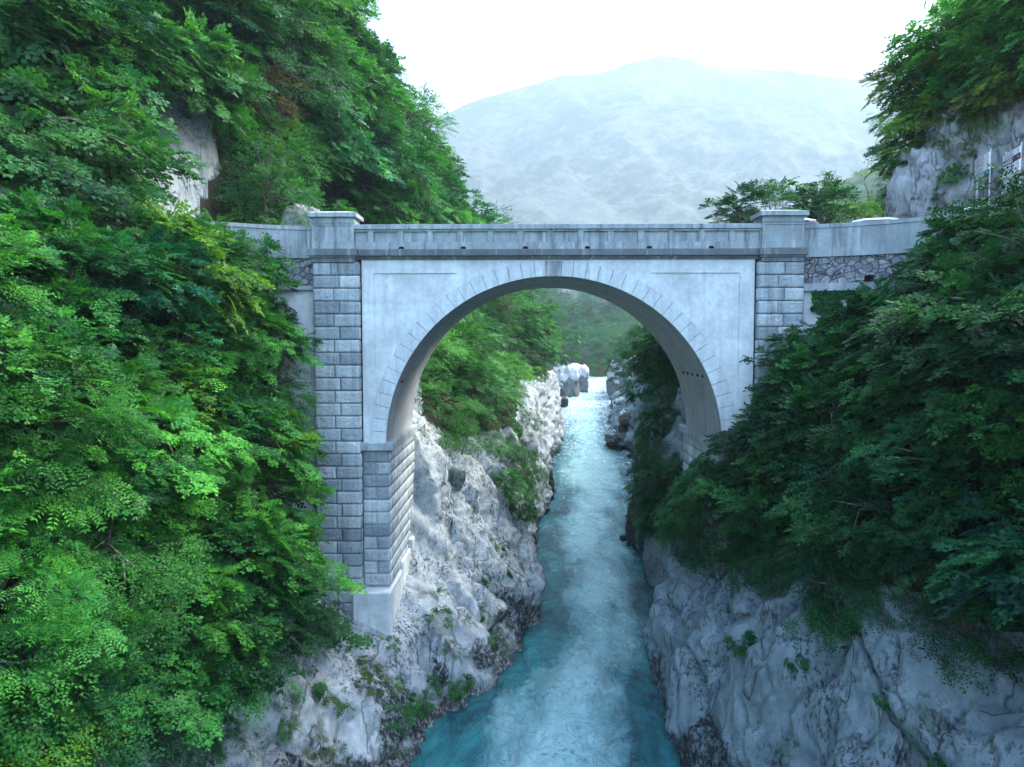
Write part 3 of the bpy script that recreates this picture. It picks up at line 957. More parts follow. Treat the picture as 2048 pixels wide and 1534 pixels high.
def rust_blocks(mb_list, org, u, n, courses, relief=0.05, depth=0.1, res=0.075, gap=0.018, seed=0):
    """rock-faced ashlar: courses = list of (z0, z1, [x breaks along u])"""
    u, n = np.array(u, float), np.array(n, float)
    org = np.array(org, float)
    Vs, Qs, Ts, off = [], [], [], 0
    for ci, (z0, z1, br) in enumerate(courses):
        for a, b in zip(br[:-1], br[1:]):
            a2, b2, c2, d2 = a + gap, b - gap, z0 + gap, z1 - gap
            nu, nv = max(4, int((b2 - a2) / res)), max(4, int((d2 - c2) / res))
            uu, vv = np.meshgrid(np.linspace(a2, b2, nu), np.linspace(c2, d2, nv))
            s = np.minimum(np.minimum(uu - a2, b2 - uu), np.minimum(vv - c2, d2 - vv))
            e = np.clip(s / 0.045, 0, 1)
            sh = rng.uniform(-40, 40)
            pp = np.stack([uu.ravel() / 0.1 + sh, vv.ravel() / 0.075, np.full(uu.size, sh)], 1)
            nz = (fbm(pp, seed, 3, 0.55, True)).reshape(uu.shape)
            h = e * (relief * (0.6 + 0.6 * nz) + rng.uniform(0, 0.012)) + 0.01
            g = org + uu[..., None] * u + h[..., None] * n
            g[..., 2] += vv
            m = np.arange(nu * nv).reshape(nv, nu)
            Vs.append(g.reshape(-1, 3)); Qs.append(np.stack([m[:-1, :-1], m[:-1, 1:], m[1:, 1:], m[1:, :-1]], 2).reshape(-1, 4) + off)
            off += nu * nv
            loop = np.concatenate([m[0, :], m[1:, -1], m[-1, -2::-1], m[-2:0:-1, 0]])
            base = g.reshape(-1, 3)[loop] - n * depth
            k = len(loop)
            ar = np.arange(k)
            Vs.append(base)
            Qs.append(np.stack([loop[ar] + off - nu * nv, off + ar, off + (ar + 1) % k, loop[(ar + 1) % k] + off - nu * nv], 1))
            off += k
            Ts.append(np.full(nu * nv + k, rng.uniform(0, 1)))
    mb_list.append((np.concatenate(Vs), np.concatenate(Qs), np.concatenate(Ts)))


def join_np(lst):
    V, Q, T, o = [], [], [], 0
    for v, q, t in lst:
        V.append(v); Q.append(q + o); T.append(t); o += len(v)
    return np.concatenate(V), np.concatenate(Q), np.concatenate(T)


CH = (Z(525) - Z(1178)) / 26.0     # course height


def pier(x0, x1, zbot, ztop, mirror):
    yf = YF - 0.3
    w = x1 - x0
    cs = []
    z = ztop
    k = 0
    while z > zbot:
        if k == 0:
            br = [0, w * 0.39, w * 0.54, w] if not mirror else [0, w * 0.58, w]
        else:
            f = 0.45 if k % 2 == 0 else 0.57
            if mirror: f = 0.57 if k % 2 == 0 else 0.44
            br = [0, w * f, w]
        cs.append((z - CH, z, br))
        z -= CH
        k += 1
    L = []
    rust_blocks(L, (x0, yf, 0), (1, 0, 0), (0, -1, 0), cs, 0.05, 0.06, res=0.034, gap=0.013, seed=7)
    # narrow return faces
    side = [(a, b, [0.02, 0.29]) for a, b, _ in cs]
    rust_blocks(L, (x1, yf, 0), (0, 1, 0), (1, 0, 0), side, 0.02, 0.05, seed=9)
    rust_blocks(L, (x0, yf, 0), (0, 1, 0), (-1, 0, 0), side, 0.02, 0.05, seed=9)
    V, Q, T = join_np(L)
    o = put_mesh('rusticated_pier', mesh_np('rusticated_pier', V, Q, mat=M['block'], attrs={'tone': T}), bridge)
    mb = MB()
    mb.box(x0 + 0.02, x1 - 0.02, yf + 0.012, YF + 1.2, zbot - 1.5, ztop + 0.05)
    c = bput(mb, 'pier_core', M['cornice'], o)
    return o


pier(XL0, XL1, 3.6, Z(526), False)
pier(XR0, XR1, 7.5, Z(526), True)


def abutment(x0, x1, ztop, zbot, face):
    """block carrying the springing; face=+1: inner face looks +x"""
    cs, cside, z, k = [], [], ztop, 0
    w = x1 - x0
    while z > zbot:
        cs.append((z - CH, z, [0, w] if k % 2 == 0 else [0, w * 0.52, w]))
        st = 0.55 if k % 2 else 0.0
        br = [0] + [q for q in np.arange(0.62 + st, YB - YF - 0.3, 1.15)] + [YB - YF]
        cside.append((z - CH, z, br))
        z -= CH
        k += 1
    L = []
    rust_blocks(L, (x0, YF + 0.0, 0), (1, 0, 0), (0, -1, 0), cs, 0.05, 0.06, res=0.034, gap=0.013, seed=17)
    o_np = join_np(L)
    o = put_mesh('abutment', mesh_np('abutment', o_np[0], o_np[1], mat=M['block'], attrs={'tone': o_np[2]}), bridge)
    L2 = []
    xs = x1 if face > 0 else x0
    rust_blocks(L2, (xs, YF, 0), (0, 1, 0), (face, 0, 0), cside, 0.018, 0.04, res=0.1, gap=0.022, seed=19)
    V, Q, T = join_np(L2)
    put_mesh('inner_face', mesh_np('inner_face', V, Q, mat=M['block'], attrs={'tone': T * 0.5 + 0.3}), o)
    mb = MB()
    mb.box(x0 + 0.015, x1 - 0.015, YF + 0.02, YB, zbot - 1.5, ztop + 0.02)
    bput(mb, 'mortar_core', M['mortar'], o)
    return o


XA = X(776)
XB = X(1440)
ab_l = abutment(XL1 + 0.01, XA, Z(901), 3.2, 1)
ab_r = abutment(XB, XR0 - 0.01, Z(901), 4.0, -1)
for (a, b) in ((XL1 - 0.03, X(786)), (X(1430), XR0 + 0.03)):
    mb = MB()
    mb.box(a, b, YF - 0.2, YB + 0.1, Z(901), Z(886))
    bput(mb, 'impost_ledge', M['concrete'], bevel=0.015)
# solid masonry between the vault haunch and the pier, behind the face wall
mb = MB()
mb.box(XL0 - 0.1, XL1 + 0.1, YF + 0.9, YB, 3, ZW - 0.2)
bput(mb, 'masonry_fill', M['rubble'])
mb = MB()
mb.box(XR0 - 0.1, XR1 + 0.1, YF + 0.9, YB, 6, ZW - 0.2)
bput(mb, 'masonry_fill', M['rubble'])
# concrete footing
mb = MB()
fx0, fx1 = X(714, 29.6), X(778, 29.6)
z1 = Z(1183, 29.6)
mb.box(fx0 - 0.25, fx1, 29.35, 32.4, 0.8, z1)
mb.box(XA - 0.6, fx1 + 0.02, 32.4, 34.6, 1.5, z1 + 0.34)
mb.box(XA - 0.6, fx1 + 0.12, 34.6, 37.0, 1.5, z1 + 0.75)
bput(mb, 'concrete_footing', M['plaster'], bevel=0.05)

# parapets -------------------------------------------------------------
PXL, PXR = X(714), X(1516)
def parapet(yc, s):
    """yc outer face plane, s=-1 faces camera"""
    mb = MB()
    t = 0.36
    def bx(x0, x1, o0, o1, z0, z1):
        y0, y1 = sorted((yc + s * o0, yc + s * o1))
        mb.box(x0, x1, y0, y1, z0, z1)
    zp1, zp0 = Z(464), Z(485)
    bx(PXL, PXR, -0.1, -t, ZCOR1 - 0.02, ZT - 0.02)           # body, recessed plane
    bx(PXL, PXR, 0.07, -t - 0.04, Z(459.5), ZT)               # coping
    bx(PXL, PXR, 0.0, -0.15, Z(463.8), Z(459.5) - 0.003)        # rail above the panels
    bx(PXL, PXR, 0.0, -0.15, ZCOR1 - 0.015, zp0)                # plinth below the panels
    p = X(863) - X(804)
    x = X(804) - 2 * p
    k = 0
    while x < PXR + p:
        a, b = max(x - 0.11, PXL), min(x + 0.11, PXR)
        if b - a > 0.03:
            bx(a, b, 0.0, -0.15, zp0 + 0.002, Z(463.8) - 0.002)
        x += p
    o = bput(mb, 'parapet', M['concrete'], bevel=0.008)
    for q in range(6):
        m2 = MB()
        xc = X(806 + 122.3 * q)
        y0, y1 = sorted((yc + s * 0.012, yc - s * 0.1))
        ph = np.linspace(0, math.pi, 7)
        hw, z0 = 0.105, ZCOR1 + 0.005
        ring0 = [(xc - hw * math.cos(t_), z0 + 0.045 + 0.055 * math.sin(t_)) for t_ in ph] + [(xc + hw, z0), (xc - hw, z0)]
        n = len(ring0)
        m2.add([(a, y0, c) for a, c in ring0] + [(a, y1, c) for a, c in ring0],
               [tuple(range(n)), tuple(range(2 * n - 1, n - 1, -1))] + [(j, n + j, n + (j + 1) % n, (j + 1) % n) for j in range(n)])
        bput(m2, 'drain_opening', M['hole'], o)
    return o


parapet(YF - 0.2, -1)
parapet(YB + 0.2, 1)


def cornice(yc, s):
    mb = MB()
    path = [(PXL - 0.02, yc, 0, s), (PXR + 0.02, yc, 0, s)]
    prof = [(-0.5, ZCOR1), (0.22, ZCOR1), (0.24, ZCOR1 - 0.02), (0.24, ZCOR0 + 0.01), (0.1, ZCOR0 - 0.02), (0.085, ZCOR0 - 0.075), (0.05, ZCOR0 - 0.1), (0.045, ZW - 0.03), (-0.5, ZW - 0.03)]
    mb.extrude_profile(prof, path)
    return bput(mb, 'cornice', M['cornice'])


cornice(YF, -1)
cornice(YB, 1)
mb = MB()
mb.box(PXL - 0.3, PXR + 0.3, YF + 0.15, YB - 0.15, ZW - 0.05, 18.62)
bput(mb, 'road_deck', M['asphalt'])


def pillar(x0, x1, y0, y1, cap_mat=None):
    mb = MB()
    zb, zt = ZCOR1, Z(436)
    mb.box(x0 + 0.03, x1 - 0.03, y0 + 0.03, y1 - 0.03, zb, zt)                # shaft (panel plane)
    for (a, b, c, d, e, f) in ((x0 - .02, x1 + .02, y0 - .02, y1 + .02, zb + .001, zb + 0.3),  # plinth
                               (x0 - .025, x1 + .025, y0 - .025, y1 + .025, Z(447.5), Z(445)),  # moulding
                               (x0 - .01, x1 + .01, y0 - .01, y1 + .01, Z(449.2), Z(447.6)),
                               (x0, x1, y0, y1, Z(453), Z(449.3)),
                               (x0, x1, y0, y1, Z(444.9), zt)):
        mb.box(a, b, c, d, e, f)
    fz0, fz1 = zb + 0.302, Z(453) - 0.002                                    # corner strips round the sunk panel
    for a, b in ((x0, x0 + 0.13), (x1 - 0.13, x1)):
        for c, d in ((y0, y0 + 0.13), (y1 - 0.13, y1)):
            mb.box(a, b, c, d, fz0, fz1)
    o = bput(mb, 'parapet_pillar', M['concrete'], bevel=0.008)
    mb = MB()
    e = 0.13
    z2, z3 = Z(427.5), Z(422)
    mb.box(x0 - e, x1 + e, y0 - e, y1 + e, zt + .001, z2)
    q = 0.25
    mb.add([(x0 - e, y0 - e, z2), (x1 + e, y0 - e, z2), (x1 + e, y1 + e, z2), (x0 - e, y1 + e, z2),
            (x0 + q, y0 + q, z3), (x1 - q, y0 + q, z3), (x1 - q, y1 - q, z3), (x0 + q, y1 - q, z3)],
           [(4, 5, 6, 7), (0, 1, 5, 4), (1, 2, 6, 5), (2, 3, 7, 6), (3, 0, 4, 7)])
    bput(mb, 'cap', M['concrete'], o, bevel=0.01)
    mb = MB()                                                                # spreading base stone of the pillar
    for (ex, zz0, zz1) in ((0.13, ZCOR0 - 0.02, ZCOR1 - 0.002), (0.07, ZCOR0 - 0.1, ZCOR0 - 0.02), (0.02, Z(526), ZCOR0 - 0.1)):
        mb.box(x0 - ex, x1 + ex, y0 - 0.02 - ex, y1 + ex, zz0 + .001, zz1)
    bput(mb, 'base_moulding', M['cornice'], o, bevel=0.012)
    return o


for (a, b) in ((X(631), X(714)), (X(1516), X(1598))):
    pillar(a, b, YF - 0.33, YF + 0.75)
    pillar(a, b, YB - 0.75, YB + 0.33)

# approach walls ---------------------------------------------------------
def path_pts(pts, n, side):
    p = np.array(pts, float)
    d = np.r_[0, np.cumsum(np.hypot(*np.diff(p, axis=0).T))]
    s = np.linspace(0, d[-1], n)
    q = np.stack([np.interp(s, d, p[:, 0]), np.interp(s, d, p[:, 1])], 1)
    e0, e1 = q[0].copy(), q[-1].copy()
    for _ in range(40):
        q = smooth_axis(q, 0.5, 1)
        q[0], q[-1] = e0, e1
    t = np.gradient(q, axis=0)
    t /= np.linalg.norm(t, axis=1, keepdims=True)
    return [(x, y, side * ty, -side * tx) for (x, y), (tx, ty) in zip(q, t)]


def approach(pts, side, zlow, label, ledge=None, low_mat='rubble'):
    root = tag(empty('approach_wall', (pts[0][0], pts[0][1], 0)), label, 'wall')
    path = path_pts(pts, 70, side)
    def sweep(name, prof, mat, par=root, rng_=None, bevel=0):
        m = MB()
        m.extrude_profile(prof, path if rng_ is None else path[rng_[0]:rng_[1]])
        return bput(m, name, mat, par, bevel)
    zb = Z(515)
    par = sweep('parapet', [(0, ZT - 0.17), (0, zb + 0.33), (0.02, zb + 0.33), (0.02, zb), (-0.4, zb), (-0.4, ZT - 0.17)], M['concrete'])
    sweep('coping', [(0.035, ZT), (0.035, ZT - 0.15), (0.0, ZT - 0.169), (-0.4, ZT - 0.169), (-0.44, ZT - 0.15), (-0.44, ZT)], M['concrete'], par)
    if ledge:
        z1, z0 = ledge
        sweep('lower_wall', [(-0.07, zb - .002), (-0.07, z1), (-0.5, z1), (-0.5, zb - .002)], M[low_mat])
        sweep('ledge', [(0.22, z1 - .003), (0.22, z0), (-0.3, z0), (-0.3, z1 - .003)], M['concrete'], rng_=(0, 24))
        sweep('base_wall', [(0.02, z0 - .003), (0.05, zlow), (-0.5, zlow), (-0.5, z0 - .003)], M['plaster'])
    else:
        sweep('lower_wall', [(-0.05, zb - .002), (0.0, zlow), (-0.5, zlow), (-0.5, zb - .002)], M[low_mat])
    return root, path


aw_l, path_l = approach([(XL0 + 0.1, 30.25), (-9.6, 30.1), (-11.2, 29.5), (-12.6, 28.5), (-13.8, 26.8), (-15, 24), (-16.8, 18), (-19, 8)], -1, 8.0,
                        'stained concrete approach wall curving left from the bridge behind the green bushes', (Z(572, 30.2), Z(580, 30.2)), 'rubble')
aw_r, path_r = approach([(XR1 - 0.1, 30.25), (11.8, 30.05), (13.2, 29.35), (14.6, 28.4), (15.9, 27.2), (17.2, 25.2), (18.3, 22), (19.3, 16), (20, 8)], 1, 10.0,
                        'streaked concrete approach wall curving right from the bridge over rubble masonry', (Z(568), Z(583)), 'rubble')
m2 = MB()
m2.box(X(1729, 29.2), X(1737, 29.2), 28.9, 29.35, Z(563, 29), Z(551, 29))
bput(m2, 'drain_opening', M['hole'], aw_r)

# ------------------------------------------------------------------ boulders
def make_rock(name, loc, rad, seed, mat, label, cat='boulder', amp=0.28, rz=0.0, sub=5, group=None):
    bm = bmesh.new()
    bmesh.ops.create_icosphere(bm, subdivisions=sub, radius=1.0)
    me = bpy.data.meshes.new(name)
    bm.to_mesh(me)
    bm.free()
    v = np.zeros(len(me.vertices) * 3, np.float32)
    me.vertices.foreach_get('co', v)
    v = v.reshape(-1, 3).astype(float)
    p = np.abs(v) ** 0.8 * np.sign(v)
    p /= np.abs(p).max(1, keepdims=True) ** 0.35
    s = max(rad)
    d = 1 + amp * fbm(v * 1.3 + seed, seed, 3) + amp * 0.5 * fbm(v * 3.1 + seed, seed + 3, 4, 0.55, True) + 0.03 * fbm(v * 11, seed + 5, 3)
    p = p * d[:, None] * np.array(rad)
    me.vertices.foreach_set('co', p.astype(np.float32).ravel())
    me.polygons.foreach_set('use_smooth', np.ones(len(me.polygons), bool))
    me.materials.append(mat)
    me.update()
    o = link(name, me)
    o.location = loc
    o.rotation_euler = (0, 0, rz)
    return tag(o, label, cat, group)


B = M['boulder']
make_rock('rock_outcrop', (-11.7, 40.0, 19.4), (1.05, 1.2, 2.6), 71, M['rock_l2'], 'pale pointed rock outcrop just behind the left parapet pillar', 'rock outcrop', amp=0.1)
for i, (px, py, y, r, lb) in enumerate(((1868, 400, 33.6, (1.5, 1.6, 2.3), 'low pale crag at the foot of the rock, beside the wall end'),
                                         (1893, 305, 34.0, (0.9, 1.2, 2.4), 'slender pale crag standing left of the main road rock'),
                                         (1925, 350, 33.0, (1.5, 1.7, 2.4), 'broad pale crag behind the smaller direction board'),
                                         (1985, 290, 32.4, (1.6, 1.8, 2.6), 'high pale crag above the direction boards'),
                                         (2035, 235, 31.8, (1.7, 1.9, 2.8), 'topmost pale crag at the edge of the trees above the boards'),
                                         (2050, 360, 31.0, (1.4, 1.8, 2.8), 'pale crag right behind the larger direction board'))):
    q_ = P(px, py, y)
    make_rock('rock_outcrop', tuple(q_), r, 80 + i * 7, M['rock_l2'], lb, 'rock outcrop', amp=0.24, group='crags of the rock above the road')
make_rock('boulder', (28.4, 192, 4.2), (8.2, 7.5, 6.6), 3, B, 'huge rounded pale boulder on the far right shore where the river narrows', amp=0.12)
make_rock('boulder', (9.6, 196, 3.2), (3.4, 4.5, 5.4), 11, B, 'tall pointed pale boulder with dark foot on the far left shore', amp=0.22)
make_rock('boulder', (13.6, 214, 3.4), (3.4, 4, 4.6), 17, B, 'leaning pale boulder just upstream of the tall pointed boulder', amp=0.24)
make_rock('boulder', (7.4, 168, 0.6), (1.5, 2.0, 1.9), 21, M['dark_rock'], 'small dark wet boulder below the tall pointed pale boulder', sub=4)
make_rock('boulder', (20.6, 168, 0.9), (1.3, 1.5, 1.3), 23, M['dark_rock'], 'small dark wet boulder at the foot of the huge rounded boulder', sub=4)
make_rock('boulder', (19.4, 146, 1.6), (2.8, 3.6, 2.4), 27, B, 'low pale boulder on the right shore in front of the huge rounded boulder', amp=0.22)
make_rock('boulder', (17.6, 128, 1.0), (2.0, 3.0, 2.0), 31, B, 'rough pale boulder on the right shore behind the dark ledge', amp=0.3)
make_rock('boulder', (13.9, 106, 0.4), (2.6, 3.0, 1.1), 37, M['dark_rock'], 'jagged dark algae covered ledge jutting into the river on the right', amp=0.42)
make_rock('boulder', (15.8, 113, 1.4), (2.0, 3.0, 2.3), 41, M['dark_rock'], 'dark mossy boulder behind the jagged ledge on the right shore', amp=0.36)
make_rock('boulder', (15.6, 92, 0.8), (2.0, 3.4, 1.5), 43, M['dark_rock'], 'dark broken boulder at the shore nearer than the jagged ledge', amp=0.36)
make_rock('boulder', (8.5, 55.5, 0.9), (1.1, 2.4, 2.2), 47, M['dark_rock'], 'black dripping rock at the foot of the near right cliff', amp=0.32)
make_rock('boulder', (8.7, 52.6, 1.9), (0.75, 1.0, 1.5), 53, B, 'white patch of rock set in the black dripping rock', amp=0.25, sub=4)
make_rock('boulder', (7.3, 56.5, 0.08), (0.32, 0.26, 0.24), 59, M['dark_rock'], 'single small dark stone standing in the river', 'stone', sub=3)
make_rock('boulder', (1.55, 71.5, 0.9), (0.9, 2.2, 2.0), 61, M['dark_rock'], 'dark undercut rock at the waterline of the left bank', amp=0.3)

# ------------------------------------------------------------------ vegetation prototypes
def norm(a):
    return a / (np.linalg.norm(a, axis=-1, keepdims=True) + 1e-9)


def spray_template(g, kind):
    """a leafy twig of unit length along +x, flat in xy; returns verts (k,4,3) of folded diamond leaves"""
    leaves = []

    def leaf(p, ang, l, w, tilt):
        d = np.array([math.cos(ang), math.sin(ang), -0.25 * abs(tilt)])
        d /= np.linalg.norm(d)
        s = np.array([-math.sin(ang), math.cos(ang), 0.0]) * math.cos(tilt) + np.array([0, 0, 1.0]) * math.sin(tilt)
        up = np.cross(d, s)
        m = p + d * l * 0.45
        leaves.append([p, m + s * w * 0.5 + up * l * 0.08, p + d * l, m - s * w * 0.5 + up * l * 0.08])

    def twig(p0, ang, L, n, l, w):
        for i in range(n):
            t = (i + 0.6) / n
            p = p0 + np.array([math.cos(ang), math.sin(ang), 0]) * L * t + np.array([0, 0, -0.18 * L * t * t])
            sd = 1 if i % 2 else -1
            leaf(p, ang + sd * g.uniform(0.6, 1.15), l * g.uniform(0.75, 1.15), w * g.uniform(0.8, 1.1), g.normal(0, 0.4))
        leaf(p, ang, l, w, g.normal(0, 0.3))

    O = np.zeros(3)
    if kind == 'beech':
        twig(O, 0, 1.0, 11, 0.21, 0.14)
        for k, t in enumerate((0.2, 0.38, 0.55, 0.7)):
            sd = 1 if k % 2 else -1
            twig(np.array([t, 0, -0.18 * t * t]), sd * g.uniform(0.6, 0.9), 0.5 * (1.15 - t), 5, 0.19, 0.125)
    elif kind == 'round':
        twig(O, 0, 0.9, 7, 0.27, 0.19)
        for k, t in enumerate((0.25, 0.5)):
            twig(np.array([t, 0, 0]), (1 if k else -1) * 0.8, 0.5, 4, 0.26, 0.19)
    elif kind == 'ash':      # pinnate leaves
        for k in range(5):
            a = (k - 2) * 0.5 + g.normal(0, 0.12)
            L = 0.95 * (1 - 0.1 * abs(k - 2))
            for i in range(6):
                t = 0.25 + 0.75 * (i + 0.5) / 6
                p = np.array([math.cos(a), math.sin(a), 0]) * L * t + np.array([0, 0, -0.22 * L * t * t])
                for sd in (-1, 1):
                    leaf(p, a + sd * 1.0, 0.17, 0.065, g.normal(0, 0.25))
            leaf(p, a, 0.17, 0.06, 0)
    else:                    # small leaved, airy
        for k in range(4):
            a = g.uniform(-0.9, 0.9)
            twig(np.array([0.12 * k, 0, 0]), a, 0.75, 6, 0.15, 0.085)
    return np.array(leaves)


def make_proto(name, seed, kind, H, Rr, zc, rz, lumps, sprays, slen, flat=0.55, droop=0.25, zmin=-0.6, lean_out=0.8):
    g = np.random.default_rng(seed)
    tmpl = [spray_template(g, kind) for _ in range(5)]
    i = np.arange(lumps) + 0.5
    ph = np.arccos(1 - 2 * i / lumps)
    th = math.pi * (1 + 5 ** 0.5) * i + g.uniform(0, 6)
    D = np.stack([np.cos(th) * np.sin(ph), np.sin(th) * np.sin(ph), np.cos(ph)], 1)
    D = norm(D + g.normal(0, 0.22, D.shape))
    D = D[D[:, 2] > zmin]
    rf = g.uniform(0.52, 1.08, len(D))
    Cc = D * np.array([Rr, Rr, rz]) * rf[:, None] + np.array([0, 0, zc])
    Vs, rnd, clump = [], [], []
    for c, d in zip(Cc, D):
        rl = 0.34 * Rr * g.uniform(0.65, 1.25)
        n = int(sprays * g.uniform(0.7, 1.3))
        q = norm(g.normal(0, 1, (n, 3))) * (g.uniform(0.25, 1, (n, 1)) ** 0.6)
        q[:, 2] = np.abs(q[:, 2]) * 0.9 - 0.3
        pos = c + q * np.array([rl, rl, rl * flat])
        out = norm(d * lean_out + q * 0.9 + g.normal(0, 0.35, (n, 3)) * np.array([1, 1, 0.6]))
        out[:, 2] = out[:, 2] * 0.6 - droop * g.uniform(0.2, 1.2, n)
        xax = norm(out)
        up = norm(np.array([0, 0, 1.0]) + 0.5 * d + g.normal(0, 0.28, (n, 3)))
        yax = norm(np.cross(up, xax))
        zax = np.cross(xax, yax)
        L = slen * g.uniform(0.65, 1.25, n)
        cl = g.uniform(0, 1)
        for k in range(n):
            t = tmpl[g.integers(0, 5)]
            Rm = np.stack([xax[k], yax[k], zax[k]], 0)
            w = (t.reshape(-1, 3) * L[k]) @ Rm + pos[k]
            Vs.append(w)
            m = len(t)
            rnd.append(np.repeat(np.clip(g.normal(0.45, 0.22) + g.normal(0, 0.18, m), 0, 1), 4))
            clump.append(np.full(m * 4, np.clip(cl * 0.7 + g.uniform(0, 0.3), 0, 1)))
    V = np.concatenate(Vs)
    Q = np.arange(len(V)).reshape(-1, 4)
    crown = mesh_np(name + '_crown', V, Q, mat=M['leaf'], attrs={'rnd': np.concatenate(rnd), 'clump': np.concatenate(clump)})
    mb = MB()
    base = [(0, 0, -0.6)]
    r0 = 0.022 * H + 0.02
    mid = (g.normal(0, 0.04 * H), g.normal(0, 0.04 * H), max(zc - 0.2 * rz, 0.15 * H))
    top = (mid[0] * 1.3, mid[1] * 1.3, zc + rz * 0.6)
    mb.tube([(0, 0, -0.6), (0, 0, 0.05 * H), (mid[0] * .5, mid[1] * .5, mid[2] * .55), mid, top], [r0 * 1.2, r0, r0 * 0.85, r0 * 0.7, r0 * 0.15], 8)
    for c in Cc[::2]:
        s = g.uniform(0.25, 0.8)
        st = np.array(mid) * (0.4 + 0.6 * s) if c[2] < mid[2] else np.array(mid) + (np.array(top) - np.array(mid)) * s * 0.6
        md = (st + c) / 2 + np.array([0, 0, 0.08 * Rr]) + g.normal(0, 0.07 * Rr, 3)
        mb.tube([st, md, c], [r0 * 0.36, r0 * 0.22, r0 * 0.06], 5)
    t = mb.build(name + '_trunk', M['bark'])
    tm = t.data
    bpy.data.objects.remove(t)
    return crown, tm


PROTO = {}
for k, a in dict(
    tree_a=(101, 'beech', 9, 2.9, 4.7, 4.1, 50, 15, 0.95, 0.55, 0.25),
    tree_b=(102, 'round', 9, 2.7, 4.6, 4.2, 52, 17, 0.8, 0.7, 0.2),
    tree_c=(103, 'airy', 10, 2.6, 5.0, 4.7, 54, 16, 0.95, 0.7, 0.2),
    tree_d=(104, 'beech', 8, 3.3, 4.2, 3.3, 46, 18, 1.05, 0.32, 0.12),
    tree_e=(105, 'ash', 9.5, 2.5, 5.0, 4.2, 46, 9, 1.0, 0.6, 0.3),
    tree_thin=(106, 'airy', 10, 2.2, 6.4, 3.4, 30, 8, 0.8, 0.6, 0.25),
    shrub_a=(111, 'beech', 3, 1.75, 1.35, 1.35, 38, 16, 0.5, 0.5, 0.2),
    shrub_b=(112, 'round', 3, 1.65, 1.3, 1.45, 38, 19, 0.37, 0.6, 0.1),
    shrub_c=(113, 'airy', 3, 1.7, 1.4, 1.5, 42, 17, 0.5, 0.6, 0.15),
    shrub_d=(114, 'ash', 3.4, 1.8, 1.5, 1.5, 34, 13, 0.56, 0.45, 0.2),
    shrub_e=(115, 'beech', 3, 2.1, 1.5, 1.1, 36, 17, 0.6, 0.28, 0.05),
    shrub_f=(116, 'round', 3.2, 1.5, 1.5, 1.7, 38, 19, 0.32, 0.7, 0.15),
    hang=(117, 'airy', 2.2, 1.5, 0.3, 1.3, 34, 12, 0.6, 0.6, 0.75, -0.9),
    tuft_a=(121, 'airy', 0.8, 0.55, 0.22, 0.38, 12, 7, 0.32, 0.6, 0.1),
    tuft_b=(122, 'round', 0.8, 0.5, 0.22, 0.42, 11, 7, 0.26, 0.6, 0.1),
    tuft_c=(123, 'beech', 0.8, 0.5, 0.12, 0.5, 12, 6, 0.36, 0.6, 0.6, -0.9),
).items():
    PROTO[k] = make_proto(k, *a)

TINT = {'bright green': (0.036, 0.19, 0.035), 'fresh green': (0.022, 0.14, 0.034), 'dark green': (0.01, 0.075, 0.026), 'deep green': (0.014, 0.105, 0.03),
        'yellow green': (0.06, 0.19, 0.025), 'blue green': (0.014, 0.12, 0.058), 'olive green': (0.05, 0.12, 0.03), 'reddish green': (0.09, 0.1, 0.045)}
VEG = []     # every plant: (root object, kind word, zone words, tint)
gv = np.random.default_rng(77)


CROWN = dict(tree_a=(4.9, 3.1), tree_b=(4.8, 3.0), tree_c=(5.2, 3.1), tree_d=(4.4, 3.1), tree_e=(5.2, 2.9), tree_thin=(6.4, 2.3), hang=(0.2, 1.3))
KEEP_NEAR = [  # outlines that near bushes leave open: the bridge, the river, the bare rocks, the slope above the bushes
    [(618, 380), (1610, 380), (1900, 425), (1770, 530), (1735, 560), (1625, 640), (1520, 690), (1440, 870), (1380, 940), (1320, 1000), (1330, 1040), (1480, 1080), (1700, 1140), (2048, 1270), (2300, 1400), (2300, 1700), (560, 1700), (620, 1180), (622, 1000), (612, 700)],
    [(-400, -400), (2600, -400), (2600, 365), (2060, 380), (1940, 396), (1900, 425), (1610, 380), (600, 520), (455, 425), (420, 440), (300, 392), (130, 368), (60, 372), (-400, 350)]]
KEEP_HILL = [[(290, 250), (434, 245), (434, 440), (300, 440)], [(590, 400), (650, 400), (650, 440), (590, 440)],
             [(735, -300), (745, 0), (775, 80), (800, 200), (860, 225), (930, 225), (960, 330), (1000, 390), (1030, 440), (1440, 440), (1480, 380), (1590, 350), (1780, 350), (1775, 180), (1790, 80), (1800, -300)],
             [(1850, 440), (1870, 340), (1900, 270), (1960, 250), (2010, 210), (2300, 130), (2300, 440)]]
KEEP_ARCH = [[(1130, 800), (1110, 890), (1045, 850), (1045, 760), (1110, 740), (1210, 690), (1290, 720), (1285, 820), (1250, 890), (1275, 980), (1265, 1110), (1050, 1300), (860, 1300), (855, 890), (1000, 890)]]


KEEP_LEDGE = [[(1350, 770), (1450, 770), (1450, 915), (1400, 930), (1355, 905)]]


def fits(kind, loc, scale, keep, nrm=None, frac=0.8):
    h, r = CROWN.get(kind, (1.4, 1.75))
    c = np.array(loc) + (np.array([0, 0, 1.0]) if nrm is None else norm(np.array([0, 0, 1.0]) + 0.6 * np.array(nrm))) * h * scale
    px, dep = proj(c)
    a = np.linspace(0, 6.283, 13)
    rr = frac * r * scale * F / max(dep[0], 1)
    pts = np.r_[px, np.stack([px[0, 0] + rr * np.cos(a), px[0, 1] + rr * np.sin(a)], 1)]
    return not any(inpoly(pts, k).any() for k in keep)


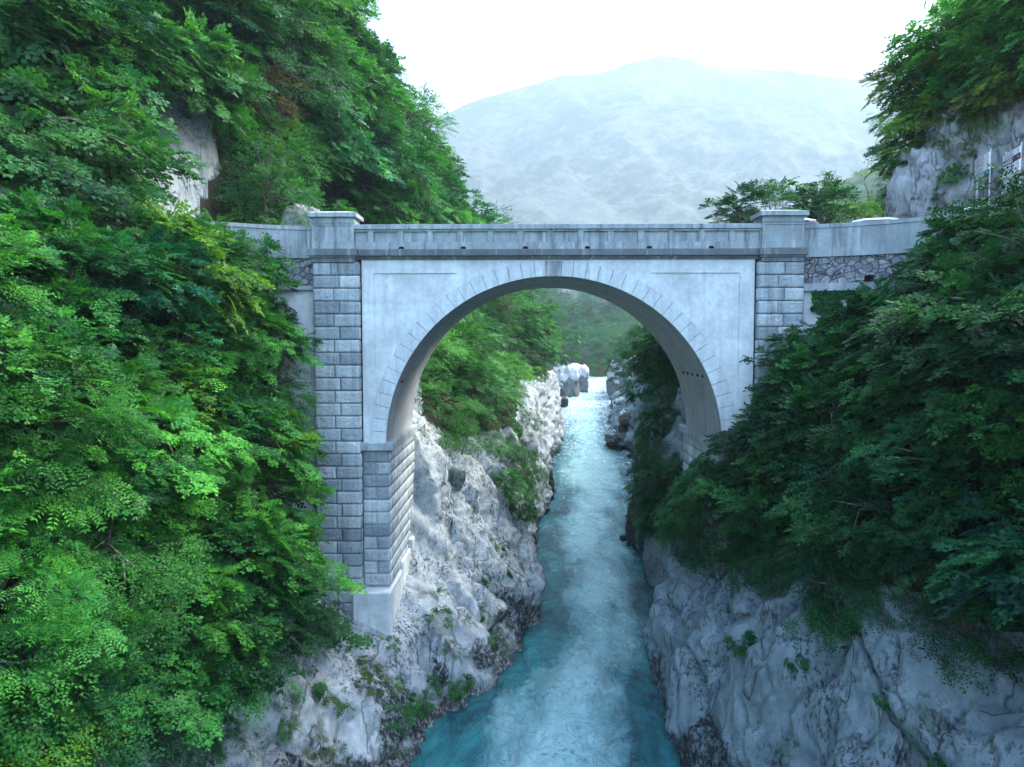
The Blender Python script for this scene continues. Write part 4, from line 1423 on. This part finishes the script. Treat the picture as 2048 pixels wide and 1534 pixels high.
def plant(kind, loc, scale, tint, zone, word, nrm=None, tilt=0.0, sz=None, keep=None, frac=0.8):
    if keep is not None:
        for _ in range(4):
            if fits(kind, loc, scale, keep, nrm, frac):
                break
            scale *= 0.8
        else:
            return None
    crown, trunk = PROTO[kind]
    root = empty(word.replace(' ', '_'), loc)
    q = Matrix.Rotation(gv.uniform(0, 6.283), 4, 'Z')
    if nrm is not None and tilt > 0:
        d = (Vector((0, 0, 1)) * (1 - tilt) + Vector(nrm) * tilt).normalized()
        q = Vector((0, 0, 1)).rotation_difference(d).to_matrix().to_4x4() @ q
    root.rotation_euler = q.to_euler()
    root.scale = (scale, scale, sz or scale)
    c = link('crown', crown, root)
    j = gv.uniform(0.82, 1.2)
    gain = {'left hillside': (1.45, 1.2, 1.15), 'rock above the road': (1.7, 1.35, 1.2), 'left bank': (1.12, 1.12, 1.0), 'left bank beyond arch': (1.3, 1.1, 1.1), 'far upstream hillside': (1.1, 1.1, 1.2)}.get(zone, (0.95, 0.92, 0.95))
    col = np.array(TINT[tint]) * np.array(gain) * j * np.array([gv.uniform(0.9, 1.12), 1, gv.uniform(0.85, 1.15)])
    c.color = (*col, 1)
    if not kind.startswith('tuft'):
        link('trunk', trunk, root)
    VEG.append((root, word, zone, tint, np.array(loc) + np.array([0, 0, {'t': 4.5, 's': 1.3, 'h': 0.3}.get(kind[0], 0.2) * scale])))
    return root


def scatter(V, N, poly, spacing, yr, seed, holes=(), lift=0.0, zr=(-1, 200), cap=400, off=0.0):
    """random points on a bank surface, a minimum spacing apart, inside an outline of the planted ground"""
    g = np.random.default_rng(seed)
    dy = np.gradient(V, axis=0); ds = np.gradient(V, axis=1)
    A = np.linalg.norm(np.cross(dy, ds), axis=2)
    m = (V[..., 1] > yr[0]) & (V[..., 1] < yr[1]) & (V[..., 2] > zr[0]) & (V[..., 2] < zr[1])
    idx = np.flatnonzero(m.ravel())
    w = A.ravel()[idx]
    pick = g.choice(idx, min(9000, len(idx)), replace=False, p=w / w.sum())
    pts = V.reshape(-1, 3)[pick]
    nr = N.reshape(-1, 3)[pick]
    px, dep = proj(pts + nr * off + np.array([0, 0, lift]))
    ok = inpoly(px, poly) & (dep > 1)
    for h in holes:
        ok &= ~inpoly(px, h)
    out, outn = [], []
    sp = spacing if callable(spacing) else (lambda p: spacing)
    acc = np.zeros((0, 3))
    for p, n in zip(pts[ok], nr[ok]):
        if len(acc) == 0 or (((acc - p) ** 2).sum(1).min() > sp(p) ** 2):
            acc = np.vstack([acc, p]); outn.append(n)
            if len(acc) >= cap: break
    return list(zip(acc, outn))


def choose(w):
    ks = list(w)
    p = np.array([w[k] for k in ks], float)
    return ks[gv.choice(len(ks), p=p / p.sum())]


# --- left foreground slope
polyA = [(-150, 330), (60, 350), (300, 400), (440, 460), (560, 560), (590, 640), (590, 800), (585, 950), (600, 1090), (560, 1150), (500, 1230), (430, 1330), (330, 1420), (180, 1470), (60, 1600), (-150, 1600)]
for p, n in scatter(LV, LN, polyA, lambda p: 1.55, (13, 29), 1, lift=1.0, zr=(1.5, 19), off=0.5):
    pxy, _ = proj(p)
    warm = np.clip((pxy[0, 1] - 500) / 900, 0, 1)
    up = pxy[0, 1] < 620
    plant(choose(dict(shrub_a=3, shrub_b=2, shrub_c=2, shrub_d=2.4, shrub_e=2.4 if up else 1.2, shrub_f=1)), p - n * 0.1, gv.uniform(0.85, 1.3),
          choose({'bright green': 3.6, 'fresh green': 3.2, 'deep green': 1.8, 'yellow green': 0.6, 'blue green': 0.7, 'dark green': 0.8}), 'left bank', 'shrub', n, 0.3, keep=KEEP_NEAR)
# lower rocky fringe of the left slope
polyA2 = [(430, 1180), (640, 1150), (700, 1200), (640, 1330), (560, 1500), (250, 1534), (60, 1534), (300, 1400)]
for p, n in scatter(LV, LN, polyA2, 1.5, (16, 30), 2, zr=(0.6, 12)):
    plant(choose(dict(shrub_c=2, shrub_a=1, tuft_a=2, tuft_b=1, hang=1)), p, gv.uniform(0.35, 0.62), choose({'deep green': 3, 'fresh green': 2, 'yellow green': 1}), 'lower left rocks', 'bush', n, 0.5)
# tufts on the left rock
polyT = [(560, 1160), (840, 900), (1010, 780), (1090, 860), (1060, 1250), (900, 1400), (820, 1534), (420, 1534)]
for p, n in scatter(LV, LN, polyT, lambda p: 0.95 if p[1] < 31 else 1.5, (18, 70), 4, holes=[[(600, 1000), (850, 860), (850, 1290), (600, 1290)]], zr=(0.8, 11)):
    if gv.random() < (0.75 if p[1] < 31 else 0.6):
        plant(choose(dict(tuft_a=2, tuft_b=1, tuft_c=1.2)), p, gv.uniform(0.35, 1.0) * (1 if p[1] < 31 else 0.8), choose({'deep green': 2, 'fresh green': 2, 'olive green': 1}), 'pale left rock', 'rock plant', n, 0.5)

# --- left hillside forest
polyB = [(-80, -90), (740, -90), (800, 120), (880, 210), (960, 300), (1030, 440), (640, 440), (450, 440), (440, 300), (300, 250), (200, 330), (-80, 330)]
white_rock = [(285, 265), (440, 265), (440, 445), (285, 445)]
small_rock = [(575, 395), (655, 395), (655, 450), (575, 450)]
for p, n in scatter(LV, LN, [(-120, -160), (760, -160), (1060, 460), (-120, 460)], lambda p: 2.9 + 0.018 * p[1], (18, 128), 5, holes=[white_rock, small_rock], zr=(18.7, 90), lift=2.5):
    near = p[1] < 46
    plant(choose(dict(tree_a=2.2, tree_b=1.6, tree_c=2, tree_d=2.6 if near else 1, tree_e=1.4)), p - n * 0.3, gv.uniform(0.55, 0.95) * (0.9 if near else 1.08),
          choose({'fresh green': 3.5, 'deep green': 2.5, 'dark green': 1.6 if near else 0.3, 'blue green': 1.5, 'bright green': 2.2, 'reddish green': 0.4}), 'left hillside', 'tree', n, 0.28, keep=KEEP_HILL, frac=1.02)

for p, n in scatter(LV, LN, [(-120, -160), (760, -160), (1060, 460), (-120, 460)], lambda p: 1.9 + 0.016 * p[1], (18, 115), 25, holes=[white_rock, small_rock], zr=(18.7, 80), lift=1.0, cap=210):
    plant(choose(dict(shrub_a=2, shrub_b=1, shrub_c=2, shrub_e=2)), p - n * 0.3, gv.uniform(1.2, 2.1), choose({'fresh green': 2, 'deep green': 3, 'dark green': 3, 'blue green': 1}), 'left hillside', 'bush', n, 0.4, keep=KEEP_HILL)

for (x, y, z, k, sc, ti) in ((-4.6, 95, 17.0, 'tree_c', 1.35, 'fresh green'), (-2.6, 103, 15.5, 'tree_a', 1.3, 'deep green'), (-6.5, 88, 18.5, 'tree_b', 1.35, 'deep green')):
    plant(k, (x, y, z), sc, ti, 'left hillside', 'tree')

# --- left bank seen through the arch
polyE = [(845, 560), (1120, 560), (1130, 740), (1040, 760), (1040, 860), (900, 900), (845, 840)]
for p, n in scatter(LV, LN, [(800, 590), (1150, 560), (1150, 745), (1050, 770), (1050, 850), (960, 880), (840, 880)], lambda p: 2.3 + 0.022 * p[1], (38.5, 230), 6, zr=(7, 26), lift=1.2):
    big = p[1] > 75
    plant(choose(dict(tree_a=2, tree_b=1, tree_c=2) if big else dict(shrub_a=2, shrub_b=1, shrub_c=2, shrub_e=1.5)), p - n * 0.15, gv.uniform(0.55, 0.85) if big else gv.uniform(0.95, 1.45),
          choose({'fresh green': 3, 'deep green': 2, 'bright green': 1.6, 'dark green': 0.7}), 'left bank beyond arch', 'tree' if big else 'shrub', n, 0.35, keep=KEEP_ARCH)

for p, n in scatter(LV, LN, [(855, 860), (1050, 845), (1075, 1000), (1040, 1060), (960, 960), (855, 940)], 1.25, (37.5, 100), 35, zr=(2.5, 12), cap=26):
    plant(choose(dict(shrub_c=2, shrub_a=1, hang=1)), p, gv.uniform(0.3, 0.6), choose({'deep green': 2, 'fresh green': 2}), 'left bank beyond arch', 'shrub', n, 0.5, keep=[KEEP_ARCH[0][:2] + [(1120, 1000), (1120, 1300), (1300, 1110), (1285, 820)]], frac=0.7)

# --- right bank behind the bridge
for p, n in scatter(RV, RN, [(1310, 620), (1460, 560), (1520, 1000), (1340, 1010), (1310, 900)], lambda p: 2.1 + 0.016 * p[1], (38, 130), 7, zr=(4, 22), lift=0.8):
    plant(choose(dict(shrub_a=2, shrub_c=1.5, shrub_e=2, hang=1.4)), p - n * 0.15, gv.uniform(0.9, 1.4), choose({'dark green': 3, 'deep green': 2, 'fresh green': 0.6}), 'right bank beyond arch', 'shrub', n, 0.4, keep=KEEP_ARCH + KEEP_LEDGE, frac=1.1)

# --- right foreground slope
polyC = [(1400, 930), (1480, 800), (1560, 690), (1680, 640), (1790, 560), (1880, 480), (1930, 400), (2600, 360), (2600, 1420), (2000, 1240), (1850, 1180), (1640, 1120), (1480, 1060), (1360, 1030), (1340, 990)]
for p, n in scatter(RV, RN, polyC, lambda p: 1.5, (11, 31), 8, lift=0.9, zr=(3.5, 18.6), off=0.5):
    top = proj(p)[0][0, 1] < 620
    plant(choose(dict(shrub_a=3, shrub_c=2.4, shrub_b=1, shrub_e=2.2, shrub_f=1)), p - n * 0.1, gv.uniform(0.85, 1.3),
          choose({'fresh green': 3, 'yellow green': 1.0, 'bright green': 2, 'deep green': 2} if top else {'deep green': 3, 'dark green': 3.4, 'blue green': 1.2, 'fresh green': 0.9}), 'right bank', 'shrub', n, 0.3, keep=KEEP_NEAR)
for p, n in scatter(RV, RN, [(1400, 1040), (1500, 1060), (1700, 1120), (2048, 1250), (2048, 1330), (1900, 1290), (1600, 1190), (1400, 1110)], 1.3, (12, 34), 9, zr=(1.5, 12)):
    plant(choose(dict(hang=2.2, shrub_c=1)), p, gv.uniform(0.45, 0.8), choose({'dark green': 3, 'deep green': 2}), 'right cliff edge', 'hanging bush', n, 0.55)
for p, n in scatter(RV, RN, [(1340, 1060), (2048, 1280), (2048, 1534), (1400, 1534)], 1.7, (12, 46), 10, zr=(0.8, 10)):
    if gv.random() < 0.6:
        plant(choose(dict(tuft_a=1, tuft_c=2)), p, gv.uniform(0.3, 0.8), choose({'dark green': 3, 'deep green': 2}), 'grey right cliff', 'rock plant', n, 0.6)

for p, n in scatter(RV, RN, [(1310, 900), (1450, 930), (1440, 1050), (1380, 1080), (1300, 1060)], 1.2, (27, 44), 33, zr=(2.5, 14)):
    plant(choose(dict(shrub_a=2, shrub_c=2, hang=2)), p - n * 0.1, gv.uniform(0.55, 0.9), choose({'dark green': 3, 'deep green': 2}), 'right cliff edge', 'hanging bush', n, 0.5, keep=KEEP_ARCH + KEEP_LEDGE, frac=1.0)

for (px, py, y, k, sc) in ((1350, 660, 52, 'shrub_e', 0.9), (1332, 720, 50, 'shrub_a', 0.8), (1322, 780, 48, 'shrub_e', 0.75), (1345, 800, 46, 'shrub_c', 0.7), (1330, 860, 46, 'shrub_a', 0.7),
                           (1340, 930, 44, 'hang', 0.75), (1318, 1000, 46, 'hang', 0.75), (1322, 900, 50, 'shrub_c', 0.7), (1428, 1020, 29.3, 'shrub_a', 0.85), (1395, 1060, 30.4, 'hang', 0.8)):
    q = P(px, py, y)
    plant(k, (q[0], q[1], q[2] - 0.6 * sc), sc, choose({'dark green': 2, 'deep green': 2}), 'right bank beyond arch', 'shrub', (-0.8, -0.2, 0.5), 0.5)

# --- trees on the rock above the right road
for p, n in scatter(RV, RN, [(1760, -120), (2250, -120), (2250, 150), (2048, 200), (1960, 250), (1880, 330), (1820, 420), (1775, 420), (1760, 200)], 1.9, (24, 44), 11, zr=(18.6, 60)):
    plant(choose(dict(tree_a=2, tree_c=2, tree_thin=1, tree_d=1.2)), p - n * 0.2, gv.uniform(0.42, 0.66), choose({'olive green': 2, 'bright green': 2, 'fresh green': 1, 'yellow green': 2}), 'rock above the road', 'tree', n, 0.4, keep=KEEP_HILL, frac=0.9)

for p, n in scatter(RV, RN, [(1760, -120), (2250, -120), (2250, 150), (2048, 220), (1960, 260), (1870, 350), (1820, 430), (1775, 420), (1760, 200)], 1.3, (24, 44), 31, zr=(18.4, 50)):
    plant(choose(dict(shrub_a=2, shrub_c=2, shrub_e=1)), p - n * 0.2, gv.uniform(0.8, 1.3), choose({'olive green': 1.5, 'fresh green': 2, 'yellow green': 1.2}), 'rock above the road', 'bush', n, 0.4, keep=KEEP_HILL, frac=0.4)

for (px, py, y, k, sc, ti) in ((1845, 150, 36.0, 'shrub_e', 0.9, 'olive green'), (1840, 225, 36.0, 'shrub_a', 0.85, 'fresh green'), (1840, 300, 35.6, 'shrub_e', 0.8, 'deep green'), (1836, 365, 35.4, 'shrub_c', 0.75, 'deep green'),
                              (1875, 245, 34.8, 'shrub_c', 1.1, 'yellow green'), (1828, 330, 35.8, 'hang', 1.0, 'deep green'), (1836, 405, 35.0, 'hang', 0.8, 'dark green'), (1905, 240, 33.6, 'shrub_a', 0.8, 'olive green'),
                              (1935, 300, 31.6, 'shrub_c', 0.36, 'olive green'), (1912, 352, 31.6, 'shrub_a', 0.3, 'fresh green'), (1980, 235, 31.2, 'shrub_c', 0.5, 'yellow green'), (2020, 180, 30.6, 'shrub_a', 0.7, 'olive green'),
                              (1880, 385, 32.4, 'shrub_c', 0.3, 'deep green')):
    q = P(px, py, y)
    plant(k, (q[0], q[1], q[2] - 1.35 * sc), sc, ti, 'rock above the road', 'bush', (-0.7, -0.5, 0.5), 0.4)

# --- low trees beyond the right end of the parapet
for (px, py, y, k, s, ti) in ((1478, 382, 52, 'tree_d', 0.62, 'dark green'), (1545, 372, 58, 'tree_c', 0.72, 'deep green'), (1600, 352, 60, 'tree_a', 0.85, 'fresh green'),
                              (1650, 372, 57, 'tree_b', 0.8, 'dark green'), (1570, 400, 50, 'tree_e', 0.6, 'fresh green'), (1690, 395, 66, 'tree_a', 0.75, 'yellow green'),
                              (1735, 352, 84, 'tree_thin', 1.1, 'yellow green'), (1715, 402, 74, 'tree_c', 0.8, 'olive green'), (1770, 408, 72, 'tree_b', 0.7, 'fresh green'),
                              (1800, 412, 80, 'tree_a', 0.7, 'olive green'), (1660, 355, 96, 'tree_thin', 1.0, 'fresh green')):
    q = P(px, py, y)
    h = {'tree_d': 7.4, 'tree_b': 8.8, 'tree_a': 8.7, 'tree_e': 9.2}.get(k, 9.8) * s
    plant(k, (q[0], q[1], q[2] - h), s, ti, 'flat ground beyond parapet', 'tree')

# --- wooded hillside far upstream
Nf = np.zeros_like(FV); Nf[..., 2] = 1
for p, n in scatter(FV, Nf, [(960, 480), (1500, 480), (1420, 790), (1090, 790)], 9.5, (280, 520), 12, zr=(-0.5, 60), cap=80):
    plant(choose(dict(tree_a=2, tree_b=2, tree_c=2)), p, gv.uniform(1.4, 2.1), choose({'deep green': 3, 'blue green': 2, 'fresh green': 1, 'dark green': 1}), 'far upstream hillside', 'tree')
for p, n in scatter(RV, RN, [(1190, 560), (1460, 560), (1400, 800), (1190, 770)], 6.5, (130, 328), 13, zr=(4, 30), cap=40):
    plant(choose(dict(tree_a=2, tree_b=2, tree_c=2)), p, gv.uniform(0.8, 1.3), choose({'deep green': 3, 'blue green': 2, 'dark green': 1}), 'right shore upstream', 'tree', n, 0.2)


# ivy mats -----------------------------------------------------------------
def ivy(name, pts, nrms, size, tint, label, seed, lump=0.12):
    g = np.random.default_rng(seed)
    n = len(pts)
    up = norm(np.array([0, 0, 1.0]) + 0 * nrms)
    t1 = norm(np.cross(up, nrms))
    t2 = np.cross(nrms, t1)
    a = g.uniform(0, 6.28, n)
    d = norm(-t2 + 0.8 * (np.cos(a)[:, None] * t1) + 0.35 * nrms)
    s = norm(np.cross(nrms + g.normal(0, 0.35, (n, 3)), d))
    l = size * g.uniform(0.6, 1.2, (n, 1))
    b = pts + nrms * (g.uniform(0.02, 1, (n, 1)) ** 2 * lump)
    f = norm(np.cross(d, s))
    V = np.stack([b, b + d * l * .45 + s * l * .4 + f * .05 * l, b + d * l, b + d * l * .45 - s * l * .4 + f * .05 * l], 1).reshape(-1, 3)
    me = mesh_np(name, V, np.arange(len(V)).reshape(-1, 4), mat=M['leaf'],
                 attrs={'rnd': np.repeat(np.clip(g.normal(.45, .25, n), 0, 1), 4), 'clump': np.repeat(np.clip(0.5 + gnoise(pts / 0.5, seed) * 0.8, 0, 1), 4)})
    o = link(name, me)
    o.color = (*TINT[tint], 1)
    return tag(o, label, 'ivy')


g = np.random.default_rng(3)
n = 5200
pp, nn = [], []
pa = np.array(path_r)
seg = pa[:26]
while len(pp) < n:
    i = g.integers(0, 25)
    f = g.random()
    x, y, nx, ny = pa[i] * (1 - f) + pa[i + 1] * f
    z = g.uniform(12.6, Z(578))
    px, _ = proj(np.array([[x, y, z]]))
    u, v = px[0]
    wob = 14 * math.sin(v / 9.0) + 9 * math.sin(v / 3.7 + 1)
    ok = (1632 + wob * .6 < u < 1690 + wob) or (v < 598 + 4 * math.sin(u / 6) and 1625 < u < 1720)
    if ok and 574 < v < 740:
        pp.append((x + nx * 0.06, y + ny * 0.06, z)); nn.append((nx, ny, 0))
ivy('ivy', np.array(pp), norm(np.array(nn)), 0.11, 'dark green', 'dark ivy hanging below the ledge of the right approach wall', 4, 0.16)
pp, nn = [], []
cand = scatter(LV, LN, [(425, 270), (560, 270), (600, 320), (600, 450), (425, 450)], 0.001, (36, 48), 21, zr=(18.4, 32), cap=6000)
C_ = np.array([c for c, _ in cand]); Nn_ = np.array([c for _, c in cand])
if len(C_):
    rep = 6
    C2 = np.repeat(C_, rep, 0) + g.normal(0, 0.16, (len(C_) * rep, 3))
    ivy('ivy', C2, np.repeat(Nn_, rep, 0), 0.17, 'dark green', 'curtain of dark ivy on the rock right of the white rock face', 8, 0.5)

# ------------------------------------------------------------------ signs and cars on the approach roads
WHITE = mat_plain('sign_white', (0.74, 0.75, 0.76), 0.5, 0.4, 0, 0.05)
BROWN = mat_plain('sign_brown', (0.07, 0.022, 0.02), 0.5, 0.4, 0, 0.1)
GREEN = mat_plain('sign_green', (0.01, 0.2, 0.13), 0.5, 0.4, 0, 0.1)
BLUE = mat_plain('sign_blue', (0.015, 0.09, 0.5), 0.5, 0.4, 0, 0.1)
GREYT = mat_plain('sign_lettering', (0.33, 0.36, 0.38), 0.6, 0.3, 0, 0.1)
STEEL = mat_plain('galvanised_post', (0.4, 0.41, 0.42), 0.45, 0.5, 0.7, 0.1)


def fingersign(loc, ang, W, rows, zlow, label):
    """board panel of stacked direction rows on two posts; local x runs along the board, -y is its face"""
    root = tag(empty('direction_sign', loc, ang), label, 'road sign')
    tot = sum(h for h, *_ in rows)
    for x in (0.08, W - 0.08):
        mb = MB()
        mb.tube([(x, 0.06, zlow), (x, 0.06, tot + 0.12)], 0.035, 8)
        mb.build('post', STEEL, root)
    z = tot
    rr = np.random.default_rng(int(abs(loc[1]) * 100))
    for (h, m, ink, pic) in rows:
        mb = MB()
        mb.box(0, W, -0.02, 0.02, z - h + 0.008, z - 0.008)
        p = mb.build('panel', m, root, bevel=0.004)
        mb = MB()
        zc = z - h / 2
        x = 0.14 if not pic else 0.30
        for line in ((0.5,) if h < 0.17 else (0.3, 0.7)):
            xx, zz = x, z - h * line
            while xx < W * 0.62:
                w = rr.uniform(0.03, 0.075)
                mb.box(xx, xx + w, -0.026, -0.0205, zz - 0.022, zz + rr.uniform(0.02, 0.034))
                xx += w + (0.012 if rr.random() < 0.75 else 0.06)
        mb.build('lettering', ink, p)
        mb = MB()
        ax = W - 0.13
        mb.add([(ax - 0.07, -0.026, zc - 0.012), (ax + 0.01, -0.026, zc - 0.012), (ax + 0.01, -0.026, zc - 0.045), (ax + 0.075, -0.026, zc), (ax + 0.01, -0.026, zc + 0.045), (ax + 0.01, -0.026, zc + 0.012), (ax - 0.07, -0.026, zc + 0.012)],
               [(0, 1, 2, 3, 4, 5, 6)])
        mb.build('arrow', ink, p)
        if pic:
            mb = MB()
            mb.add([(0.08, -0.026, zc - 0.05), (0.22, -0.026, zc - 0.05), (0.22, -0.026, zc + 0.02), (0.15, -0.026, zc + 0.06), (0.08, -0.026, zc + 0.02)], [(0, 1, 2, 3, 4)])
            mb.build('pictogram', ink, p)
        z -= h
    return root


W_ = lambda h: (h, WHITE, GREYT, False)
a0, a1 = P(1950, 364, 31.0), P(1978, 347, 29.6)
fingersign((a0[0], a0[1], a0[2]), math.atan2(a1[1] - a0[1], a1[0] - a0[0]), math.hypot(*(a1 - a0)[:2]), [W_(.22), W_(.22), W_(.22), (.2, GREEN, WHITE, False)], -2.8,
           'smaller direction board with white rows over one green row by the rock')
a0, a1 = P(2004, 390, 28.8), P(2038, 370, 27.3)
fingersign((a0[0], a0[1], a0[2]), math.atan2(a1[1] - a0[1], a1[0] - a0[0]), math.hypot(*(a1 - a0)[:2]),
           [W_(.24), (.21, BROWN, WHITE, True), W_(.27), W_(.22), (.19, BROWN, WHITE, False), (.2, GREEN, WHITE, False), W_(.1)], -2.4,
           'larger direction board with white, brown and green rows by the rock')
q = P(1514, 440, 36.5)
root = tag(empty('parking_sign', (q[0] + 0.12, q[1], 18.62)), 'small blue square sign showing past the left edge of the right pillar', 'road sign')
mb = MB(); mb.tube([(0, 0.04, 0), (0, 0.04, q[2] - 18.62 + 0.3)], 0.03, 8); mb.build('post', STEEL, root)
mb = MB(); zq = q[2] - 18.62; mb.box(-0.25, 0.25, -0.01, 0.01, zq - 0.25, zq + 0.25); pl_ = mb.build('panel', WHITE, root, bevel=0.004)
mb = MB(); mb.box(-0.22, 0.22, -0.014, -0.0102, zq - 0.22, zq + 0.22); mb.build('blue_field', BLUE, pl_)


def car(loc, rz, colr, label):
    root = tag(empty('parked_car', loc, rz), label, 'car', 'cars parked behind the right approach wall')
    paint = mat_plain('car_paint', colr, 0.25, 0.6, 0.0, 0.03)
    glass = mat_plain('car_glass', (0.02, 0.025, 0.03), 0.1, 0.6, 0, 0.1)
    rub = mat_plain('tyre_rubber', (0.02, 0.02, 0.02), 0.8, 0.2, 0, 0.1)
    def loft(secs, name, mat, par, bevel=0.05):
        mb = MB()
        m = len(secs[0])
        vs = [p for s in secs for p in s]
        fs = [(i * m + k, i * m + (k + 1) % m, (i + 1) * m + (k + 1) % m, (i + 1) * m + k) for i in range(len(secs) - 1) for k in range(m)]
        fs += [tuple(range(m)), tuple((len(secs) - 1) * m + k for k in range(m - 1, -1, -1))]
        mb.add(vs, fs)
        return mb.build(name, mat, par, bevel, True)
    sec = lambda y, w, z0, z1: [(-w, y, z0), (-w, y, (z0 + z1) / 2), (-w * .92, y, z1), (w * .92, y, z1), (w, y, (z0 + z1) / 2), (w, y, z0)]
    body = loft([sec(-2.05, .72, .35, .62), sec(-1.9, .83, .22, .72), sec(-1.0, .87, .2, .9), sec(0.4, .88, .2, .95), sec(1.7, .86, .22, .95), sec(2.0, .78, .34, .85)], 'body', paint, root)
    loft([sec(-1.05, .78, .88, .9), sec(-0.4, .72, .88, 1.36), sec(1.2, .72, .9, 1.38), sec(1.85, .76, .9, .94)], 'window', glass, body, 0.03)
    top = lambda y, w, z: [(-w, y, z - .05), (-w * .9, y, z + .05), (w * .9, y, z + .05), (w, y, z - .05)]
    loft([top(-.45, .66, 1.35), top(-.1, .7, 1.42), top(.8, .7, 1.44), top(1.3, .66, 1.37)], 'roof', paint, body, 0.02)
    for sx in (-1, 1):
        for yy in (-1.3, 1.3):
            mb = MB(); mb.tube([(sx * .68, yy, .32), (sx * .88, yy, .32)], .32, 18); w = mb.build('wheel', rub, root)
            mb = MB(); mb.tube([(sx * .87, yy, .32), (sx * .895, yy, .32)], .19, 14); mb.build('rim', STEEL, w)
    return root


car((11.7, 33.0, 18.62), R(80), (0.72, 0.73, 0.74), 'white car roof just right of the right pillar, small and low')
car((14.8, 31.9, 18.48), R(62), (0.75, 0.75, 0.75), 'white car roof above the middle of the right approach wall')
car((17.2, 28.3, 18.4), R(30), (0.72, 0.73, 0.75), 'white car roof among the bushes below the direction boards')

# ------------------------------------------------------------------ labels for plants
LM = [('the left pier', 677, 800), ('the left pillar', 672, 450), ('the right pillar', 1556, 455), ('the right pier', 1556, 600), ('the concrete footing', 790, 1220),
      ('the white rock face', 370, 340), ('the arch crown', 1108, 560), ('the direction boards', 1995, 345), ('the huge boulder', 1265, 755),
      ('the left impost ledge', 790, 880), ('the right impost ledge', 1400, 880), ('the mountain top', 1330, 130)]
DIRS = ['right of', 'down-right of', 'below', 'down-left of', 'left of', 'up-left of', 'above', 'up-right of']
ORD = ['nearest', 'second nearest', 'third nearest', 'fourth nearest', 'fifth nearest', 'sixth nearest', 'seventh nearest', 'eighth nearest', 'ninth nearest', 'tenth nearest',
       'eleventh nearest', 'twelfth nearest', '13th nearest', '14th nearest', '15th nearest', '16th nearest', '17th nearest', '18th nearest', '19th nearest', '20th nearest', '21st nearest', '22nd nearest', '23rd nearest', '24th nearest', '25th nearest']
buckets = {}
for root, word, zone, tint, ctr in VEG:
    px, dep = proj(ctr)
    x, y = px[0]
    best = min(range(len(LM)), key=lambda i: (LM[i][1] - x) ** 2 + (LM[i][2] - y) ** 2)
    a = math.atan2(y - LM[best][2], x - LM[best][1])
    di = int(round(a / (math.pi / 4))) % 8
    dist = math.hypot(x - LM[best][1], y - LM[best][2])
    buckets.setdefault((word, zone, tint, best, di), []).append((dist, root))
GRP = {}
for (word, zone, tint, best, di), lst in buckets.items():
    lst.sort(key=lambda t: t[0])
    for k, (_, root) in enumerate(lst):
        tag(root, f'{tint} {word}, {ORD[min(k, 24)]} {DIRS[di]} {LM[best][0]}, on {zone}', word, f'{word}s on the {zone}')

# ------------------------------------------------------------------ haze
hz = MB()
hz.box(-6300, 6300, -80, 4000, -5, 1260)
t = NT('haze')
pv = t.n('VolumePrincipled')
pv.inputs['Color'].default_value = (0.34, 0.47, 0.54, 1)
pv.inputs['Density'].default_value = 0.0005
pv.inputs['Anisotropy'].default_value = 0.2
t.l(pv.outputs[0], t.out.inputs[1])
haze = hz.build('haze', t.m)
tag(haze, 'pale blue morning haze filling the valley', kind='stuff')
print('PLANTS', len(VEG), {z: sum(1 for v in VEG if v[2] == z) for z in set(v[2] for v in VEG)})
